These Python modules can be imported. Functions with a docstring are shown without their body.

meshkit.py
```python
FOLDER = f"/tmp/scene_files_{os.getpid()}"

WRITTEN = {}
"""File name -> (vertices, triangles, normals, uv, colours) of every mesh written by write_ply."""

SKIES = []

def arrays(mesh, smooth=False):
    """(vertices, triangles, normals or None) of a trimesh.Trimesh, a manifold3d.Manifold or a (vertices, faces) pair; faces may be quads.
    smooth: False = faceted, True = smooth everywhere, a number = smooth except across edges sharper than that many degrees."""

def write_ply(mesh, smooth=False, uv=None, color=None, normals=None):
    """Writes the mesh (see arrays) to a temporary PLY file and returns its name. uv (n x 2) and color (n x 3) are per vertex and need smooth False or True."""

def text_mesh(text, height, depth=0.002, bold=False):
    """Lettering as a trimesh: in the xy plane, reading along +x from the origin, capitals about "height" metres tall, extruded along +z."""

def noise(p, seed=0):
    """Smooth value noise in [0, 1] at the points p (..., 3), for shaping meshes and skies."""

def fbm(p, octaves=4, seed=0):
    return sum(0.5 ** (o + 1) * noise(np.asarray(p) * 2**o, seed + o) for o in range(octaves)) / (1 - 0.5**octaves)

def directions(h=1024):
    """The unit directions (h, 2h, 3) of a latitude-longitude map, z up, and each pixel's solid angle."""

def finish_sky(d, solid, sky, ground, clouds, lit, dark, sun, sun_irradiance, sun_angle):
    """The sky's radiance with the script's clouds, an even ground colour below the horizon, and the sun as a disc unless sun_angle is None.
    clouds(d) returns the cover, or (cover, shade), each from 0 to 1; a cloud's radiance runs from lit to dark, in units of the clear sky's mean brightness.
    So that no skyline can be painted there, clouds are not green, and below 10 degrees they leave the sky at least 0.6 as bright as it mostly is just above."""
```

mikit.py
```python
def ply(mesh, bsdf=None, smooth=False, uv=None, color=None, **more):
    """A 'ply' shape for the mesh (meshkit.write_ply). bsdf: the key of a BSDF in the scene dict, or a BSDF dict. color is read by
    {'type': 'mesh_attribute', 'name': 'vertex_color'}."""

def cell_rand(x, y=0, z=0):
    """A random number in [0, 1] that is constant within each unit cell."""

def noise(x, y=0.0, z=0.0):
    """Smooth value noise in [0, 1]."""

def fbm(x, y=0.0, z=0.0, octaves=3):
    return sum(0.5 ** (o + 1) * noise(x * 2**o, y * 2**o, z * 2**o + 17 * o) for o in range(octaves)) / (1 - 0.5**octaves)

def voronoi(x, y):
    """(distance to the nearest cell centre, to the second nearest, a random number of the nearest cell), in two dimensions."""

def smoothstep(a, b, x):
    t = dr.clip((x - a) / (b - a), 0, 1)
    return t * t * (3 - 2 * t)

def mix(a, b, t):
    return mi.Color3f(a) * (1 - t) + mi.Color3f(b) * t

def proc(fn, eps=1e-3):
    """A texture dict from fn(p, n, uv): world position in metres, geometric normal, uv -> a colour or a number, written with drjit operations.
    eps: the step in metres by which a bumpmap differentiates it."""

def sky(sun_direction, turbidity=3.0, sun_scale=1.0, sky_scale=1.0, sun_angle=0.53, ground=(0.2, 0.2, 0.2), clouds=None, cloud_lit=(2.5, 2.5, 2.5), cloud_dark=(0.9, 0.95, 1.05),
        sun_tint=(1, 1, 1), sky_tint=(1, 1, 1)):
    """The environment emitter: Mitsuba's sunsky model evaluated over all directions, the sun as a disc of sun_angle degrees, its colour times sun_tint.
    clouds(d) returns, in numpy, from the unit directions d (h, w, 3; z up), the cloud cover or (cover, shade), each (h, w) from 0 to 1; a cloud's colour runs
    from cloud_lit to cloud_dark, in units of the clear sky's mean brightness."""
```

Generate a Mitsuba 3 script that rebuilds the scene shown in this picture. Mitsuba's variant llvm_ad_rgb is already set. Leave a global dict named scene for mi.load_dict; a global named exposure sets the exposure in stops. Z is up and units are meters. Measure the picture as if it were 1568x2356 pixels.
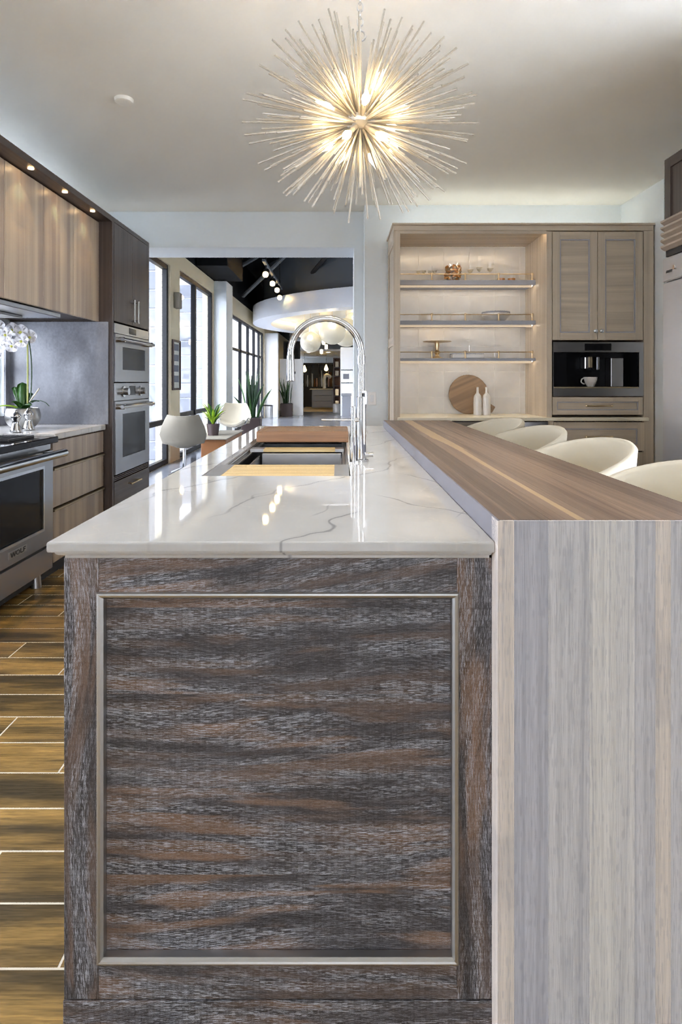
import math, random
import numpy as np
import trimesh, manifold3d, shapely
from shapely.geometry import Polygon, box as sbox
from shapely import affinity
import drjit as dr
import mitsuba as mi
import mikit, meshkit
from mikit import noise, fbm, smoothstep, mix, cell_rand

T = mi.ScalarTransform4f
scene, labels = {}, {}

# ------------------------------------------------------------------ camera, sky, exposure
F, CX, CY, H = 1400.0, 780.0, 878.0, 1.209        # focal length in pixels of 1568x2356, vanishing point, eye height
scene['camera'] = {
    'type': 'perspective', 'fov': math.degrees(2 * math.atan(784 / F)), 'fov_axis': 'x',
    'principal_point_offset_x': (784 - CX) / 1568, 'principal_point_offset_y': (1178 - CY) / 2356,
    'near_clip': 0.05, 'far_clip': 500.0,
    'to_world': T().look_at([0, 0, H], [0, 1, H], [0, 0, 1])}
SKY = 5.0
scene['sky_light'] = {'type': 'constant', 'radiance': {'type': 'rgb', 'value': [0.90 * SKY, 0.97 * SKY, 1.11 * SKY]}}
exposure = 1.3


# ------------------------------------------------------------------ materials
def L(r, g, b):
    f = lambda c: c / 12.92 if c <= 0.04045 else ((c + 0.055) / 1.055) ** 2.4
    return [f(r / 255), f(g / 255), f(b / 255)]


def rgb(c):
    return {'type': 'rgb', 'value': list(map(float, c))} if not isinstance(c, dict) else c


def pr(name, color, rough=0.5, metal=0.0, spec=0.5, **k):
    scene[name] = {'type': 'twosided', 'bsdf': {'type': 'principled', 'base_color': rgb(color), 'roughness': rough, 'metallic': metal,
                                                **({} if metal else {'specular': spec}), **k}}


def split(uv):
    """uv of a wooden piece: (along the grain, across it, a number of its own)."""
    k = dr.floor(uv.y / 10)
    return uv.x, uv.y - 10 * k - 5, k


def cerused(p, n, uv):
    u, v, k = split(uv)
    r = cell_rand(k, 1)
    arch = 0.010 * dr.exp(-dr.square((v - 0.02 * dr.sin(u * 3 + r * 6)) * 14)) * dr.sin(u * (5 + 4 * r) + r * 9)
    vv = v + (fbm(u * 3.0, v * 9, k) - 0.5) * 0.026 + arch
    band = fbm(u * 3.0, vv * 90, k + 3)
    brown = smoothstep(0.39, 0.67, fbm(u * 6, vv * 60, k + 9)) * (0.40 + 0.60 * smoothstep(0.35, 0.62, noise(u * 3.2, v * 9, k + 1)))
    col = mix(L(64, 60, 60), L(118, 92, 73), brown) * (0.60 + 0.72 * band)
    rr = fbm(u * 1.1, vv * 26, k + 5, octaves=2) * 6
    ring = dr.abs(rr - dr.floor(rr) - 0.5)
    col = col * (0.62 + 0.38 * smoothstep(0.0, 0.07, ring))
    stip = noise(u * 420, v * 900, k + 6)
    dense = smoothstep(0.25, 0.72, fbm(u * 5, vv * 55, k + 7, octaves=2))
    pore = smoothstep(0.56, 0.80, noise(u * 90, vv * 1750, k)) * (0.18 + 0.85 * dense)
    pore2 = smoothstep(0.60, 0.84, noise(u * 170, vv * 2300, k + 4)) * (0.2 + 0.6 * dense)
    col = col * (0.66 + 0.36 * stip)
    return mix(col, L(184, 184, 190), dr.clip(pore * 0.66 + pore2 * 0.55, 0, 0.85))


def walnut(p, n, uv):
    u, v, k = split(uv)
    r, q = cell_rand(k, 1), cell_rand(k, 2)
    vv = v + (fbm(u * 1.1, v * 9, k) - 0.5) * 0.02
    g = fbm(u * 1.6, vv * 110, k + 3)
    g2 = noise(u * 7, vv * 700, k)
    base = mix(L(98, 81, 69), L(134, 111, 93), r)
    sap = smoothstep(0.62, 0.70, noise(u * 0.5, vv * 48 + 3, k + 2)) * smoothstep(0.50, 0.56, q)
    col = base * (0.80 + 0.34 * g) * (0.90 + 0.2 * g2)
    col = mix(col, L(84, 66, 60), smoothstep(0.60, 0.74, fbm(u * 0.8, vv * 50, k + 8)) * 0.45)
    return mix(col, L(186, 158, 118), sap * 0.6)


def redwood(p, n, uv):
    u, v, k = split(uv)
    g = fbm(u * 1.6, v * 60, k + 3)
    f = noise(u * 8, v * 500, k)
    return mix(L(108, 79, 58), L(158, 117, 82), g) * (0.86 + 0.28 * f)


def glarewalnut(p, n, uv):  # walnut with the pale window glare on it put into the colour
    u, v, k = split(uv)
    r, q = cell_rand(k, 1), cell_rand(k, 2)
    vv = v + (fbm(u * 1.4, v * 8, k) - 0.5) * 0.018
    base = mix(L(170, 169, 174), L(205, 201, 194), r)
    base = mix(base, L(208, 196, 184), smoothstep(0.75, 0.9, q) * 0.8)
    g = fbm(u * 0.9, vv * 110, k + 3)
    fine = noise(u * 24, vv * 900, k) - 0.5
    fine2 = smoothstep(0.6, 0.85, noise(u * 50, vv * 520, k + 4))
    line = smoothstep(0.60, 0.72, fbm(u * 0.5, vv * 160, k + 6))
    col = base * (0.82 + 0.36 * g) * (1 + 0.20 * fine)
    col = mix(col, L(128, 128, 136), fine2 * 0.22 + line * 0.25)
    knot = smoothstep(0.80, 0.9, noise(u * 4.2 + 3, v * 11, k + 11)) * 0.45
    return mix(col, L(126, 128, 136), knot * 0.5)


def zebra(p, n, uv):
    u, v, k = split(uv)
    vv = v + (noise(u * 1.2, v * 6, k) - 0.5) * 0.02
    g = fbm(u * 0.3, vv * 15, k + 3)
    f = noise(u * 3, vv * 260, k)
    col = mix(L(140, 124, 110), L(174, 158, 136), smoothstep(0.2, 0.8, g))
    return col * (0.92 + 0.16 * f)


def greige(p, n, uv):
    u, v, k = split(uv)
    vv = v + (noise(u * 1.5, v * 5, k) - 0.5) * 0.02
    g = fbm(u * 0.7, vv * 40, k + 3)
    f = noise(u * 6, vv * 420, k)
    return mix(L(164, 149, 130), L(194, 178, 155), g) * (0.94 + 0.12 * f)


def espresso(p, n, uv):
    u, v, k = split(uv)
    g = fbm(u * 1.0, v * 60, k + 3)
    return mix(L(50, 41, 36), L(72, 60, 52), g)


def serving(p, n, uv):
    u, v, k = split(uv)
    return mix(L(104, 84, 64), L(146, 120, 92), fbm((u + v * .5) * 2.0, (v - u * .5) * 40, k + 3))


def bamboo(p, n, uv):
    u, v, k = split(uv)
    return mix(L(196, 164, 112), L(226, 202, 150), fbm(u * 4, v * 130, k)) * (0.9 + 0.2 * cell_rand(k, 1))


def planktile(p, n, uv):
    u, v, k = split(uv)
    r = cell_rand(k, 1)
    g = fbm(u * 2.2, v * 16, k)
    f = noise(u * 14, v * 330, k)
    s = fbm(u * 6, v * 70, k + 3)
    col = mix(L(72, 61, 42), L(164, 130, 74), smoothstep(0.22, 0.78, g * 0.75 + 0.25 * r))
    col = mix(col, L(56, 50, 40), smoothstep(0.55, 0.8, s) * 0.45)
    return col * (0.72 + 0.56 * f) * (0.85 + 0.3 * noise(u * 60, v * 500, k + 8))


def quartz(p, n, uv):
    x, y = p.x, p.y
    wx = x + 0.22 * (fbm(x * 2.1, y * 2.1, 3) - 0.5)
    wy = y + 0.22 * (fbm(x * 2.1, y * 2.1, 9) - 0.5)
    t1 = (wx - 0.50 * wy) * 3.1 + 0.9 * fbm(x * 3.1, y * 3.1, 21, octaves=4) + 0.35
    t2 = (wx + 0.9 * wy) * 2.3 + 1.1 * fbm(x * 2.6, y * 2.6, 31, octaves=4)
    t3 = (wx - 0.2 * wy) * 8.0 + 1.5 * fbm(x * 5, y * 5, 41, octaves=3)
    d1, d2, d3 = (dr.abs(t - dr.round(t)) for t in (t1, t2, t3))
    m1 = smoothstep(0.34, 0.60, noise(x * 4.2 + 5, y * 3.4, 2))
    m2 = smoothstep(0.50, 0.68, noise(x * 4, y * 3, 8))
    m3 = smoothstep(0.62, 0.78, noise(x * 6 + 2, y * 5, 15))
    rag = 0.5 + fbm(x * 40, y * 40, 5)
    vein = (1 - smoothstep(0.0, 0.020, d1 * rag)) * m1 * 0.55 + (1 - smoothstep(0.0, 0.016, d2 * rag)) * m2 * 0.45 + (1 - smoothstep(0.0, 0.05, d3 * rag)) * m3 * 0.30
    halo = (1 - smoothstep(0.0, 0.09, d1)) * m1 * 0.10
    cloud = fbm(x * 6, y * 6, 3)
    wisp = (1 - smoothstep(0.0, 0.03, dr.abs(fbm(wx * 16, wy * 13, 2.5) - 0.5))) * smoothstep(0.5, 0.7, noise(x * 9, y * 9, 4))
    col = mix(L(186, 184, 180), L(202, 200, 196), cloud)
    col = mix(col, L(212, 209, 203), wisp * 0.25)
    return mix(col, L(104, 102, 102), dr.minimum(vein + halo, 0.7))


def slab_grey(p, n, uv):
    s = p.x + p.y
    a = fbm(s * 2.2, p.z * 1.6, 1)
    b = fbm(s * 9, p.z * 4, 5)
    c = fbm(s * 90, p.z * 70, 2)
    return mix(L(92, 93, 99), L(154, 156, 162), smoothstep(0.25, 0.75, a * 0.7 + b * 0.3)) * (0.85 + 0.3 * c)


def plaster(p, n, uv):
    a = fbm(p.x * 0.9, p.y * 0.9, 2)
    return mix(L(229, 226, 215), L(237, 235, 225), a)


def concrete(p, n, uv):
    a = fbm(p.x * 0.8, p.y * 0.8, 2)
    b = fbm(p.x * 5, p.y * 5, 3)
    return mix(L(78, 81, 87), L(116, 119, 126), a * 0.6 + b * 0.4)


def tileglaze(p, n, uv):
    a = fbm(uv.x * 7, uv.y * 7, 3)
    return mix(L(222, 219, 214), L(238, 236, 231), a)


pr('mat_cerused', mikit.proc(cerused), 0.42, spec=0.4)
pr('mat_walnut', mikit.proc(walnut), 0.33, spec=0.45)
pr('mat_redwood', mikit.proc(redwood), 0.38)
pr('mat_glarewalnut', mikit.proc(glarewalnut), 0.45, spec=0.4)
pr('mat_zebra', mikit.proc(zebra), 0.35, spec=0.5)
pr('mat_greige', mikit.proc(greige), 0.42, spec=0.4)
pr('mat_espresso', mikit.proc(espresso), 0.38, spec=0.5)
pr('mat_espresso_light', mikit.proc(serving), 0.5)
pr('mat_bamboo', mikit.proc(bamboo), 0.45)
pr('mat_planktile', mikit.proc(planktile), 0.30, spec=0.5)
pr('mat_quartz', mikit.proc(quartz), 0.035, spec=0.55)
pr('mat_slab', mikit.proc(slab_grey), 0.28, spec=0.5)
pr('mat_ceiling', mikit.proc(plaster), 0.55, spec=0.25)
pr('mat_concrete', mikit.proc(concrete), 0.12, spec=0.6)
pr('mat_tile', mikit.proc(tileglaze), 0.22)
pr('mat_wall', L(226, 231, 232), 0.6, spec=0.3)
pr('mat_white', L(236, 238, 240), 0.45)
pr('mat_creamwall', L(222, 210, 180), 0.6, spec=0.3)
pr('mat_grout', L(222, 212, 190), 0.7)
pr('mat_tilegrout', L(238, 236, 230), 0.7)
pr('mat_steel', (0.40, 0.40, 0.41), 0.2, 1.0)
pr('mat_brushed', (0.72, 0.72, 0.73), 0.42, 1.0)
pr('mat_steeldark', (0.30, 0.29, 0.28), 0.25, 1.0)
pr('mat_satin', (0.50, 0.495, 0.48), 0.34, 1.0)
pr('mat_chrome', (0.66, 0.67, 0.68), 0.06, 1.0)
pr('mat_brass', (0.72, 0.56, 0.34), 0.22, 1.0)
pr('mat_bronze', (0.42, 0.34, 0.22), 0.35, 1.0)
pr('mat_silverleaf', L(166, 160, 146), 0.42, spec=0.6)
pr('mat_blackglass', (0.006, 0.006, 0.007), 0.05, spec=0.16)
pr('mat_black', (0.012, 0.012, 0.013), 0.45)
pr('mat_framedark', L(20, 22, 26), 0.5, spec=0.3)
pr('mat_darkceiling', L(15, 16, 18), 0.8, spec=0.2)
pr('mat_darkgrey', L(92, 98, 102), 0.7)
pr('mat_fabric', L(208, 200, 181), 0.9, spec=0.2, sheen=0.3)
pr('mat_taupe', L(132, 126, 114), 0.85, spec=0.2, sheen=0.3)
pr('mat_leaf', L(46, 84, 30), 0.4)
pr('mat_leafdark', L(34, 62, 34), 0.4)
pr('mat_leafbright', L(130, 160, 38), 0.45)
pr('mat_petal', L(244, 243, 246), 0.6)
pr('mat_lip', L(196, 196, 90), 0.6)
pr('mat_stem', L(168, 172, 96), 0.5)
pr('mat_ceramic', L(240, 238, 234), 0.25)
pr('mat_ivory', L(236, 228, 206), 0.3)
pr('mat_amber', L(176, 116, 50), 0.4)
pr('mat_planter', L(64, 50, 48), 0.5)
pr('mat_orangewood', L(124, 78, 38), 0.4)
pr('mat_cabinetgrey', L(134, 137, 145), 0.45)
pr('mat_greyedge', L(112, 110, 116), 0.5)  # grey of the glare on the walnut bar edge, put into its colour
pr('mat_bead', L(150, 146, 146), 0.45)
pr('mat_snow', L(226, 229, 234), 0.8)
pr('mat_street', L(120, 123, 130), 0.6)
pr('mat_block', L(112, 116, 126), 0.8)
pr('mat_mortar', L(160, 164, 170), 0.8)
pr('mat_buildinggrey', L(110, 113, 122), 0.8)
pr('mat_rubber', (0.02, 0.02, 0.02), 0.7)
pr('mat_pink', L(206, 172, 162), 0.6)
pr('mat_print', L(216, 216, 210), 0.6)
scene['mat_pane'] = {'type': 'thindielectric', 'int_ior': 1.5}
scene['mat_glassware'] = {'type': 'thindielectric', 'int_ior': 1.8}


# ------------------------------------------------------------------ geometry helpers
rng = random.Random(7)
_ids = [0]


def piece_id():
    _ids[0] += 1
    return _ids[0]


def grain(m, axis, k=None, off=None, shear=0.0):
    """gives the mesh the uv of one wooden piece whose grain runs along axis."""
    v = np.asarray(m.vertices)
    k = piece_id() if k is None else k
    off = (k * 7.31) % 23 if off is None else off
    i = 'xyz'.index(axis)
    c = v.mean(0)
    a = [j for j in range(3) if j != i]
    across = (v[:, a[0]] - c[a[0]]) + (v[:, a[1]] - c[a[1]])
    m.metadata['uv'] = np.stack([v[:, i] + off, 10 * k + 5 + across + shear * (v[:, i] - c[i])], 1)
    return m


def B(x0, x1, y0, y1, z0, z1, c=0.0015, g=None, k=None):
    """a box with chamfered edges"""
    x0, x1 = min(x0, x1), max(x0, x1)
    y0, y1 = min(y0, y1), max(y0, y1)
    z0, z1 = min(z0, z1), max(z0, z1)
    c = min(c, (x1 - x0) * 0.45, (y1 - y0) * 0.45, (z1 - z0) * 0.45)
    if c <= 0:
        m = trimesh.creation.box(bounds=[[x0, y0, z0], [x1, y1, z1]])
    else:
        P = []
        for sx in (0, 1):
            for sy in (0, 1):
                for sz in (0, 1):
                    X, Y, Z = (x0, x1)[sx], (y0, y1)[sy], (z0, z1)[sz]
                    dx, dy, dz = (c, -c)[sx], (c, -c)[sy], (c, -c)[sz]
                    P += [(X, Y + dy, Z + dz), (X + dx, Y, Z + dz), (X + dx, Y + dy, Z)]
        m = trimesh.convex.convex_hull(np.array(P))
    return grain(m, g, k) if g else m


def join(*ms):
    ms = [m for x in ms for m in (x if isinstance(x, (list, tuple)) else [x])]
    out = trimesh.util.concatenate([trimesh.Trimesh(m.vertices, m.faces, process=False) for m in ms])
    if all('uv' in m.metadata for m in ms):
        out.metadata['uv'] = np.vstack([m.metadata['uv'] for m in ms])
    return out


def out_facing(m):
    if m.volume < 0:
        m.invert()
    return m


def lathe(profile, at=(0, 0, 0), n=32):
    m = trimesh.creation.revolve(np.array(profile, float), sections=n)
    m = out_facing(m)
    m.apply_translation(at)
    return m


def chaikin(p, k=2):
    p = np.array(p, float)
    for _ in range(k):
        q = np.empty((2 * len(p) - 2, 2))
        q[0::2], q[1::2] = .75 * p[:-1] + .25 * p[1:], .25 * p[:-1] + .75 * p[1:]
        p = np.vstack([p[:1], q, p[-1:]])
    return p


def tube(pts, r, n=10, cap=True):
    p = np.asarray(pts, float)
    r = np.broadcast_to(r, (len(p),))
    t = np.gradient(p, axis=0)
    t /= np.linalg.norm(t, axis=1, keepdims=True)
    a = np.cross(t[0], [0, 0, 1.0] if abs(t[0][2]) < 0.9 else [1.0, 0, 0])
    a /= np.linalg.norm(a)
    rings, ang = [], np.arange(n) * 2 * np.pi / n
    for i in range(len(p)):
        a = a - t[i] * (a @ t[i])
        a /= np.linalg.norm(a)
        b = np.cross(t[i], a)
        rings.append(p[i] + r[i] * (np.cos(ang)[:, None] * a + np.sin(ang)[:, None] * b))
    v = np.vstack(rings)
    f = []
    for i in range(len(p) - 1):
        for j in range(n):
            q = [i * n + j, i * n + (j + 1) % n, (i + 1) * n + (j + 1) % n, (i + 1) * n + j]
            f += [[q[0], q[1], q[2]], [q[0], q[2], q[3]]]
    if cap:
        v = np.vstack([v, p[0], p[-1]])
        c0, c1, o = len(v) - 2, len(v) - 1, (len(p) - 1) * n
        for j in range(n):
            f += [[c0, (j + 1) % n, j], [c1, o + j, o + (j + 1) % n]]
    return trimesh.Trimesh(v, f, process=False)


def cyl(a, b, r, n=16):
    return tube([a, b], r, n)


def ext_z(poly, z0, z1):
    m = trimesh.creation.extrude_polygon(poly, z1 - z0, engine='earcut')
    m.apply_translation([0, 0, z0])
    return m


def ext_x(poly, x0, x1):
    """poly in (y, z)"""
    m = trimesh.creation.extrude_polygon(poly, x1 - x0, engine='earcut')
    v = np.asarray(m.vertices)
    return trimesh.Trimesh(np.stack([v[:, 2] + x0, v[:, 0], v[:, 1]], 1), m.faces, process=False)


def ext_y(poly, y0, y1):
    """poly in (x, z)"""
    m = trimesh.creation.extrude_polygon(poly, y1 - y0, engine='earcut')
    v = np.asarray(m.vertices)
    return trimesh.Trimesh(np.stack([v[:, 0], v[:, 2] + y0, v[:, 1]], 1), m.faces[:, ::-1], process=False)


def holes(outer, cuts):
    p = sbox(*outer)
    for c in cuts:
        p = p.difference(sbox(*c))
    return p


def blade(pts, w, t=0.004, side=(1, 0, 0)):
    """a leaf: a ribbon with a lens-shaped section along pts, widths w"""
    p = np.asarray(pts, float)
    w = np.broadcast_to(w, (len(p),))
    d = np.gradient(p, axis=0)
    d /= np.linalg.norm(d, axis=1, keepdims=True)
    s = np.asarray(side, float)
    v = []
    for i in range(len(p)):
        q = s - d[i] * (s @ d[i])
        q /= np.linalg.norm(q) + 1e-9
        n = np.cross(d[i], q)
        th = min(t, w[i] * 0.3)
        v += [p[i] + q * w[i] / 2, p[i] + n * th - n * w[i] * 0.12, p[i] - q * w[i] / 2, p[i] - n * th - n * w[i] * 0.12]
    f = []
    for i in range(len(p) - 1):
        for j in range(4):
            a, b = i * 4 + j, i * 4 + (j + 1) % 4
            f += [[a, b, b + 4], [a, b + 4, a + 4]]
    f += [[0, 2, 1], [0, 3, 2], [len(v) - 4, len(v) - 3, len(v) - 2], [len(v) - 4, len(v) - 2, len(v) - 1]]
    return trimesh.Trimesh(np.array(v), f, process=False)


def bez(p0, p1, p2, n=8):
    t = np.linspace(0, 1, n)[:, None]
    p0, p1, p2 = map(np.asarray, (p0, p1, p2))
    return (1 - t) ** 2 * p0 + 2 * t * (1 - t) * p1 + t * t * p2


_count = {}


def unique(key):
    n = _count.get(key, 0)
    _count[key] = n + 1
    return key if n == 0 else f'{key}_{n:03d}'


def put(key, m, mat, smooth=False, emit=None, w=None):
    uv = m.metadata.get('uv')
    e = {}
    if emit is not None:
        e['emitter'] = {'type': 'area', 'radiance': rgb(emit)}
        if w:
            e['emitter']['sampling_weight'] = w
    scene[key] = mikit.ply(m, mat, smooth=(bool(smooth) if uv is not None else smooth), uv=uv, **e)
    return key


def thing(name, label, cat, group=None):
    k = unique(name)
    labels[k] = {'label': label, 'category': cat}
    if group:
        labels[k]['group'] = group
    return k


def part(parent, name, m, mat, smooth=False, emit=None, w=None, label=None):
    k = unique(parent + '__' + name)
    put(k, m, mat, smooth, emit, w)
    if label:
        labels[k] = {'label': label}
    return k


def solo(name, label, cat, m, mat, smooth=False, group=None, emit=None):
    return put(thing(name, label, cat, group), m, mat, smooth, emit)


def struct(name, label, m=None, mat=None, smooth=False):
    k = unique(name)
    labels[k] = {'label': label, 'category': name.split('_')[0] if name.split('_')[0] in ('wall', 'floor', 'ceiling', 'window', 'door') else name.replace('_', ' '), 'kind': 'structure'}
    if m is not None:
        put(k, m, mat, smooth)
    return k


def PX(px, Y):
    return (px - CX) / F * Y


def PZ(py, Y):
    return H + (CY - py) / F * Y


# ------------------------------------------------------------------ room shell
HC = 2.775                                   # kitchen ceiling
XL, XR = -2.44, 2.62                          # kitchen side walls
YW, YW2, YO = 5.40, 5.61, 6.07                # back wall behind the hutch, back wall above the opening, its far side
YB = -7.0                                     # wall behind the viewer

Y0F = 1.2535 - 6 * 0.1569
floor = struct('floor', 'brown wood-look plank tile floor with pale grout in the kitchen', B(XL - .2, XR + .2, Y0F, YO, -0.12, -0.0007, 0), 'mat_grout')
struct('floor_behind', 'brown wood-look tile floor behind the viewpoint', grain(B(XL - .2, XR + .2, YB - .2, Y0F, -0.12, 0, 0), 'x'), 'mat_planktile')
PW, PL, Y0, J = 0.1569, 0.87, 1.2535, 0.0055
for r in range(-6, 31):
    y0, y1 = Y0 + r * PW, Y0 + (r + 1) * PW
    x = -0.579 - 0.29 * (r % 3) - 3 * PL
    while x < XR:
        a, b = max(x, XL), min(x + PL, XR)
        if b - a > 0.05 and not (a > -0.5 and b < 0.70 and 1.2 < y0 < 3.8):
            m = B(a + J / 2, b - J / 2, y0 + J / 2, y1 - J / 2, -0.012, 0.0, 0.0006, 'x')
            part(floor, 'tile', m, 'mat_planktile')
        x += PL
struct('showroom_floor', 'polished grey concrete floor of the showroom beyond the opening', B(-2.7, 4.2, YO, 31, -0.12, 0.0, 0), 'mat_concrete')
struct('ceiling', 'pale plaster kitchen ceiling', B(XL - .2, XR + .2, YB - .2, YO, HC, HC + 0.12, 0), 'mat_ceiling')

# left wall of the kitchen with the window behind the range, and an unseen window added beside the viewer for light
LWIN = [(3.0, 0.96, 4.43, 1.60), (.2, .15, 1.85, 2.45)]
RWIN = [(.6, .15, 2.4, 2.45)]  # opening for an unseen window added to light the room
BWIN = [(-1.2, 0.6, 1.4, 2.3)]
lw = holes((YB, -0.1, YW2, HC), LWIN)
struct('wall_left', 'white wall behind the range and wood cabinets', ext_x(lw, XL - 0.18, XL), 'mat_wall')
rear = holes((XL - .18, -0.1, XR + .2, HC), BWIN)
struct('wall_rear', 'white wall behind the viewpoint with added glazing', ext_y(rear, YB - 0.18, YB), 'mat_wall')
struct('wall_right', 'white wall behind the refrigerator', ext_x(holes((YB, -0.1, YW, HC), RWIN), XR, XR + 0.18), 'mat_wall')
struct('wall_return', 'white wall corner between the hutch and the refrigerator', B(2.50, XR, 4.69, YW, 0, HC, 0), 'mat_wall')
struct('wall_back', 'white wall behind the display hutch', B(0.224, XR + .2, YW, YO, -0.1, HC, 0), 'mat_wall')
struct('wall_jamb', 'narrow white wall edge beside the wide opening', B(0.137, 0.224, YW2, YO, -0.1, 2.446, 0), 'mat_wall')
struct('wall_header', 'white wall and soffit above the wide opening', B(XL - .18, 0.224, YW2, YO, 2.446, HC, 0), 'mat_wall')


def window(label, x, y0, y1, z0, z1, vert=(), horiz=(), d=0.09, fw=0.06, mat='mat_framedark', split_panes=True):
    """a glazed window in the plane x: frame bars, mullions, and one sheet of glass in each opening"""
    w = unique('window_%d' % (window.n + 1))
    window.n += 1
    labels[w] = {'label': label, 'category': 'window', 'kind': 'structure'}
    ys, zs = [y0, *vert, y1], [z0, *horiz, z1]
    part(w, 'frame', join(B(x - d, x, y0, y0 + fw, z0, z1), B(x - d, x, y1 - fw, y1, z0, z1),
                          B(x - d, x, y0 + fw, y1 - fw, z0, z0 + fw), B(x - d, x, y0 + fw, y1 - fw, z1 - fw, z1)), mat)
    for a in vert:
        part(w, 'mullion', B(x - d, x + 0.01, a - fw / 2, a + fw / 2, z0 + fw, z1 - fw), mat)
    for a in horiz:
        part(w, 'transom', B(x - d + .01, x - .01, y0 + fw, y1 - fw, a - fw / 2, a + fw / 2), mat)
    for i in range(len(ys) - 1):
        for j in range(len(zs) - 1):
            v = np.array([[x - d / 2, a, b] for a, b in ((ys[i] + fw / 2, zs[j] + fw / 2), (ys[i + 1] - fw / 2, zs[j] + fw / 2), (ys[i + 1] - fw / 2, zs[j + 1] - fw / 2), (ys[i] + fw / 2, zs[j + 1] - fw / 2))])
            part(w, 'pane', trimesh.Trimesh(v, [[0, 1, 2], [0, 2, 3]], process=False), 'mat_pane')
    return w


window.n = 0
window('low window behind the orchid above the range counter', XL - 0.04, 3.0, 4.43, 0.96, 1.60, (3.7,), (1.30,), fw=0.035)
window('unseen wide window added in the range wall to light the room', XL - 0.04, .2, 1.85, 0.15, 2.45, (1.0,))  # unseen window, added to light the far walls and ceiling
window('unseen wide window added in the refrigerator wall to light the room', XR + 0.13, .6, 2.4, 0.15, 2.45, (1.5,))  # unseen as well, added to brighten the cabinets opposite and the ceiling
# unseen glazing added behind the viewer for front light
wr = struct('window_9', 'unseen wide glazing added in the wall behind the viewpoint for light')
labels[wr]['category'] = 'window'
part(wr, 'frame', ext_y(holes((-1.2, .6, 1.4, 2.3), [(-1.14, .66, .07, 2.24), (.13, .66, 1.34, 2.24)]), YB - 0.12, YB - 0.04), 'mat_framedark')
for a, b in ((-1.14, .07), (.13, 1.34)):
    v = np.array([[a, YB - .08, .66], [b, YB - .08, .66], [b, YB - .08, 2.24], [a, YB - .08, 2.24]])
    part(wr, 'pane', trimesh.Trimesh(v, [[0, 1, 2], [0, 2, 3]], process=False), 'mat_pane')

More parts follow.
